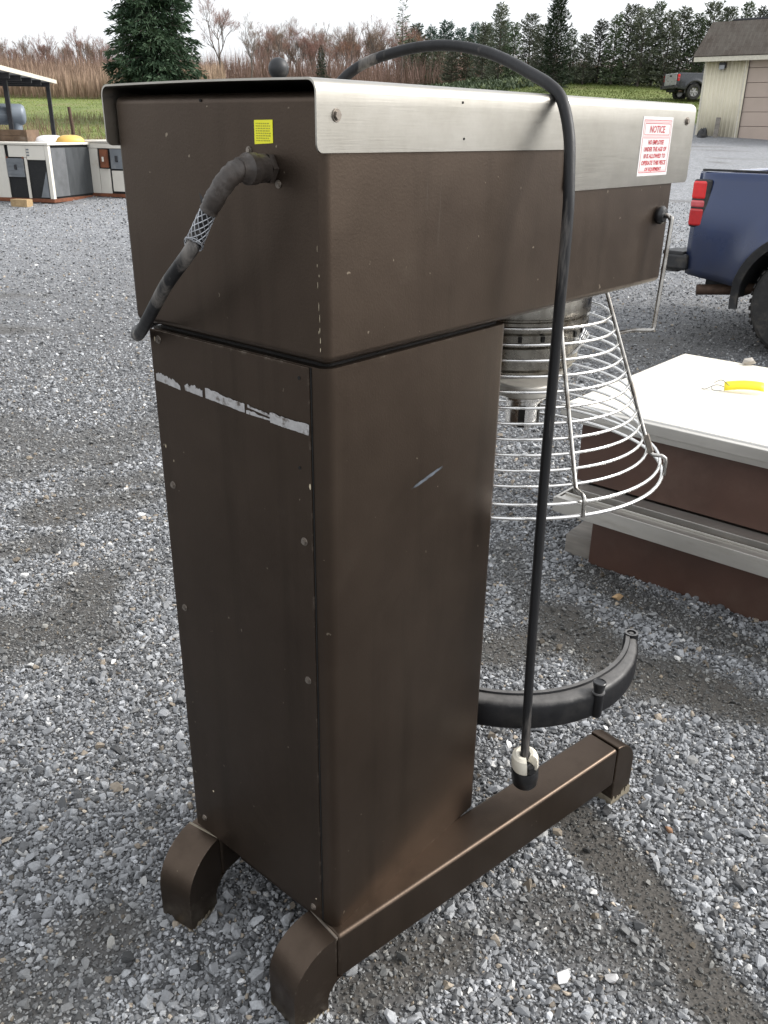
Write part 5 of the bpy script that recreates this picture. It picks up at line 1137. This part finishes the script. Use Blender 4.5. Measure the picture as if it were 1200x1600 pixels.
for i, (px_, yt) in enumerate(((648,38),(672,42),(694,34),(716,44),(738,36),(758,40),(782,34))): tree('pine_tree', HAZ, px_, yt, rd.uniform(92, 104), 'hazy blue-green pine in the far row behind the conifers', 'far pines', rd.uniform(0.8, 1.05))
for i, (px_, yt, D, wd) in enumerate(((640,60,80,1.0),(662,72,76,1.1),(684,62,74,1.0),(704,78,70,1.1),(728,58,70,1.0),(752,34,66,0.9),(776,4,64,0.75),(798,34,63,0.9),(822,22,64,0.9),(842,38,59,0.9),(886,44,58,1.0),(908,52,57,1.05),(930,30,58,0.9),(952,22,57,0.85),(974,8,58,0.8),(994,14,57,0.85),(1014,2,58,0.8),(1034,16,57,0.85),(1054,10,58,0.8),(1076,20,57,0.9),(1098,4,58,0.8),(1122,12,58,0.75),(1148,2,59,0.75),(1172,10,58,0.8),(1198,4,59,0.8),(1222,8,58,0.8))):
    tree('conifer_tree', PIN[(i*7+i//3) % 4], px_, yt, D+6, 'grey-green airy conifer in the long row beyond the yard', 'conifer row beyond the yard', wd*1.28)
for i, (px_, yt) in enumerate(((540, 62), (655, 52), (748, 70))):
    tree('oak_tree', bare_meshes(81, 'oakleaf', 10, 0.5, 5, 9) if i == 0 else (bpy.data.objects['oak_tree'].children[0].data, bpy.data.objects['oak_tree'].children[1].data), px_, yt, 86+3*i, 'rusty brown oak holding dry leaves among bare trees', 'rusty oaks in the woodland', 0.85)
# reeds, brush, field grass and weeds: uncountable, one object each
def blades(name, label, mat, n, t0, t1, s0, s1, h0, h1, wd, lean, mask=None, cat='plants', smin=None):
    t = rng.uniform(t0, t1, n); s = rng.uniform(s0, s1, n)*(t/t1); x = CAM[0]+t*math.cos(YAW)+s*math.sin(YAW); y = CAM[1]+t*math.sin(YAW)-s*math.cos(YAW)
    if mask is not None:
        k = mask(x, y, t, s); x, y, t, s = x[k], y[k], t[k], s[k]
    n = len(x); clump = 0.55+0.8*fbm(x*0.35, y*0.35, 9)
    h = rng.uniform(h0, h1, n)*clump; a = rng.uniform(0, 6.28, n); U = np.stack([np.cos(a)*lean*h*rng.random(n), np.sin(a)*lean*h*rng.random(n), h], 1); V = np.stack([-np.sin(a), np.cos(a), 0*a], 1)*wd*rng.uniform(0.6, 1.4, n)[:, None]
    me = quads_mesh(name, np.stack([x, y, hgt(x, y)-0.03], 1), U, V, mat); o = bpy.data.objects.new(name, me); COL.objects.link(o); tag(o, label, cat, kind='stuff'); return o
blades('reeds', 'tall dry brown reeds across the field edge', 'reed', 22000, 58, 76, -46, -13, 0.9, 1.9, 0.035, 0.22)
blades('brush', 'reddish leafless brush behind the reeds', 'brush', 20000, 76, 98, -62, 8, 1.0, 3.2, 0.018, 0.5)
blades('woodland_undergrowth', 'brown leafless undergrowth of the far woodland', 'brush', 16000, 92, 128, -70, 45, 1.0, 3.2, 0.022, 0.45)
blades('conifer_undergrowth', 'low olive scrub under the conifers', 'pine', 14000, 62, 76, -8, 24, 0.08, 0.35, 0.06, 1.6)
blades('field_grass', 'short green field grass', 'grassblade', 60000, 27, 62, -34, -8, 0.03, 0.10, 0.012, 0.7, lambda x, y, t, s: grass_mask(x, y) > 0.5)
blades('field_grass', 'mown green grass beside the grey pickup', 'grassblade', 26000, 44, 64, 4, 26, 0.05, 0.14, 0.018, 0.7, lambda x, y, t, s: grass_mask(x, y) > 0.5)
blades('weeds', 'dry brown weeds along the back of the yard', 'weed', 16000, 24, 44, -22, -6, 0.15, 0.6, 0.008, 0.6, lambda x, y, t, s: (fbm(s*0.25, t*0.9, 4) > 0.56) | ((t < 29) & (fbm(x*0.6, y*0.6, 4) > 0.42)))
for o in SC.objects:
    for k in ('_world', '_wloc'):
        if k in o: del o[k]
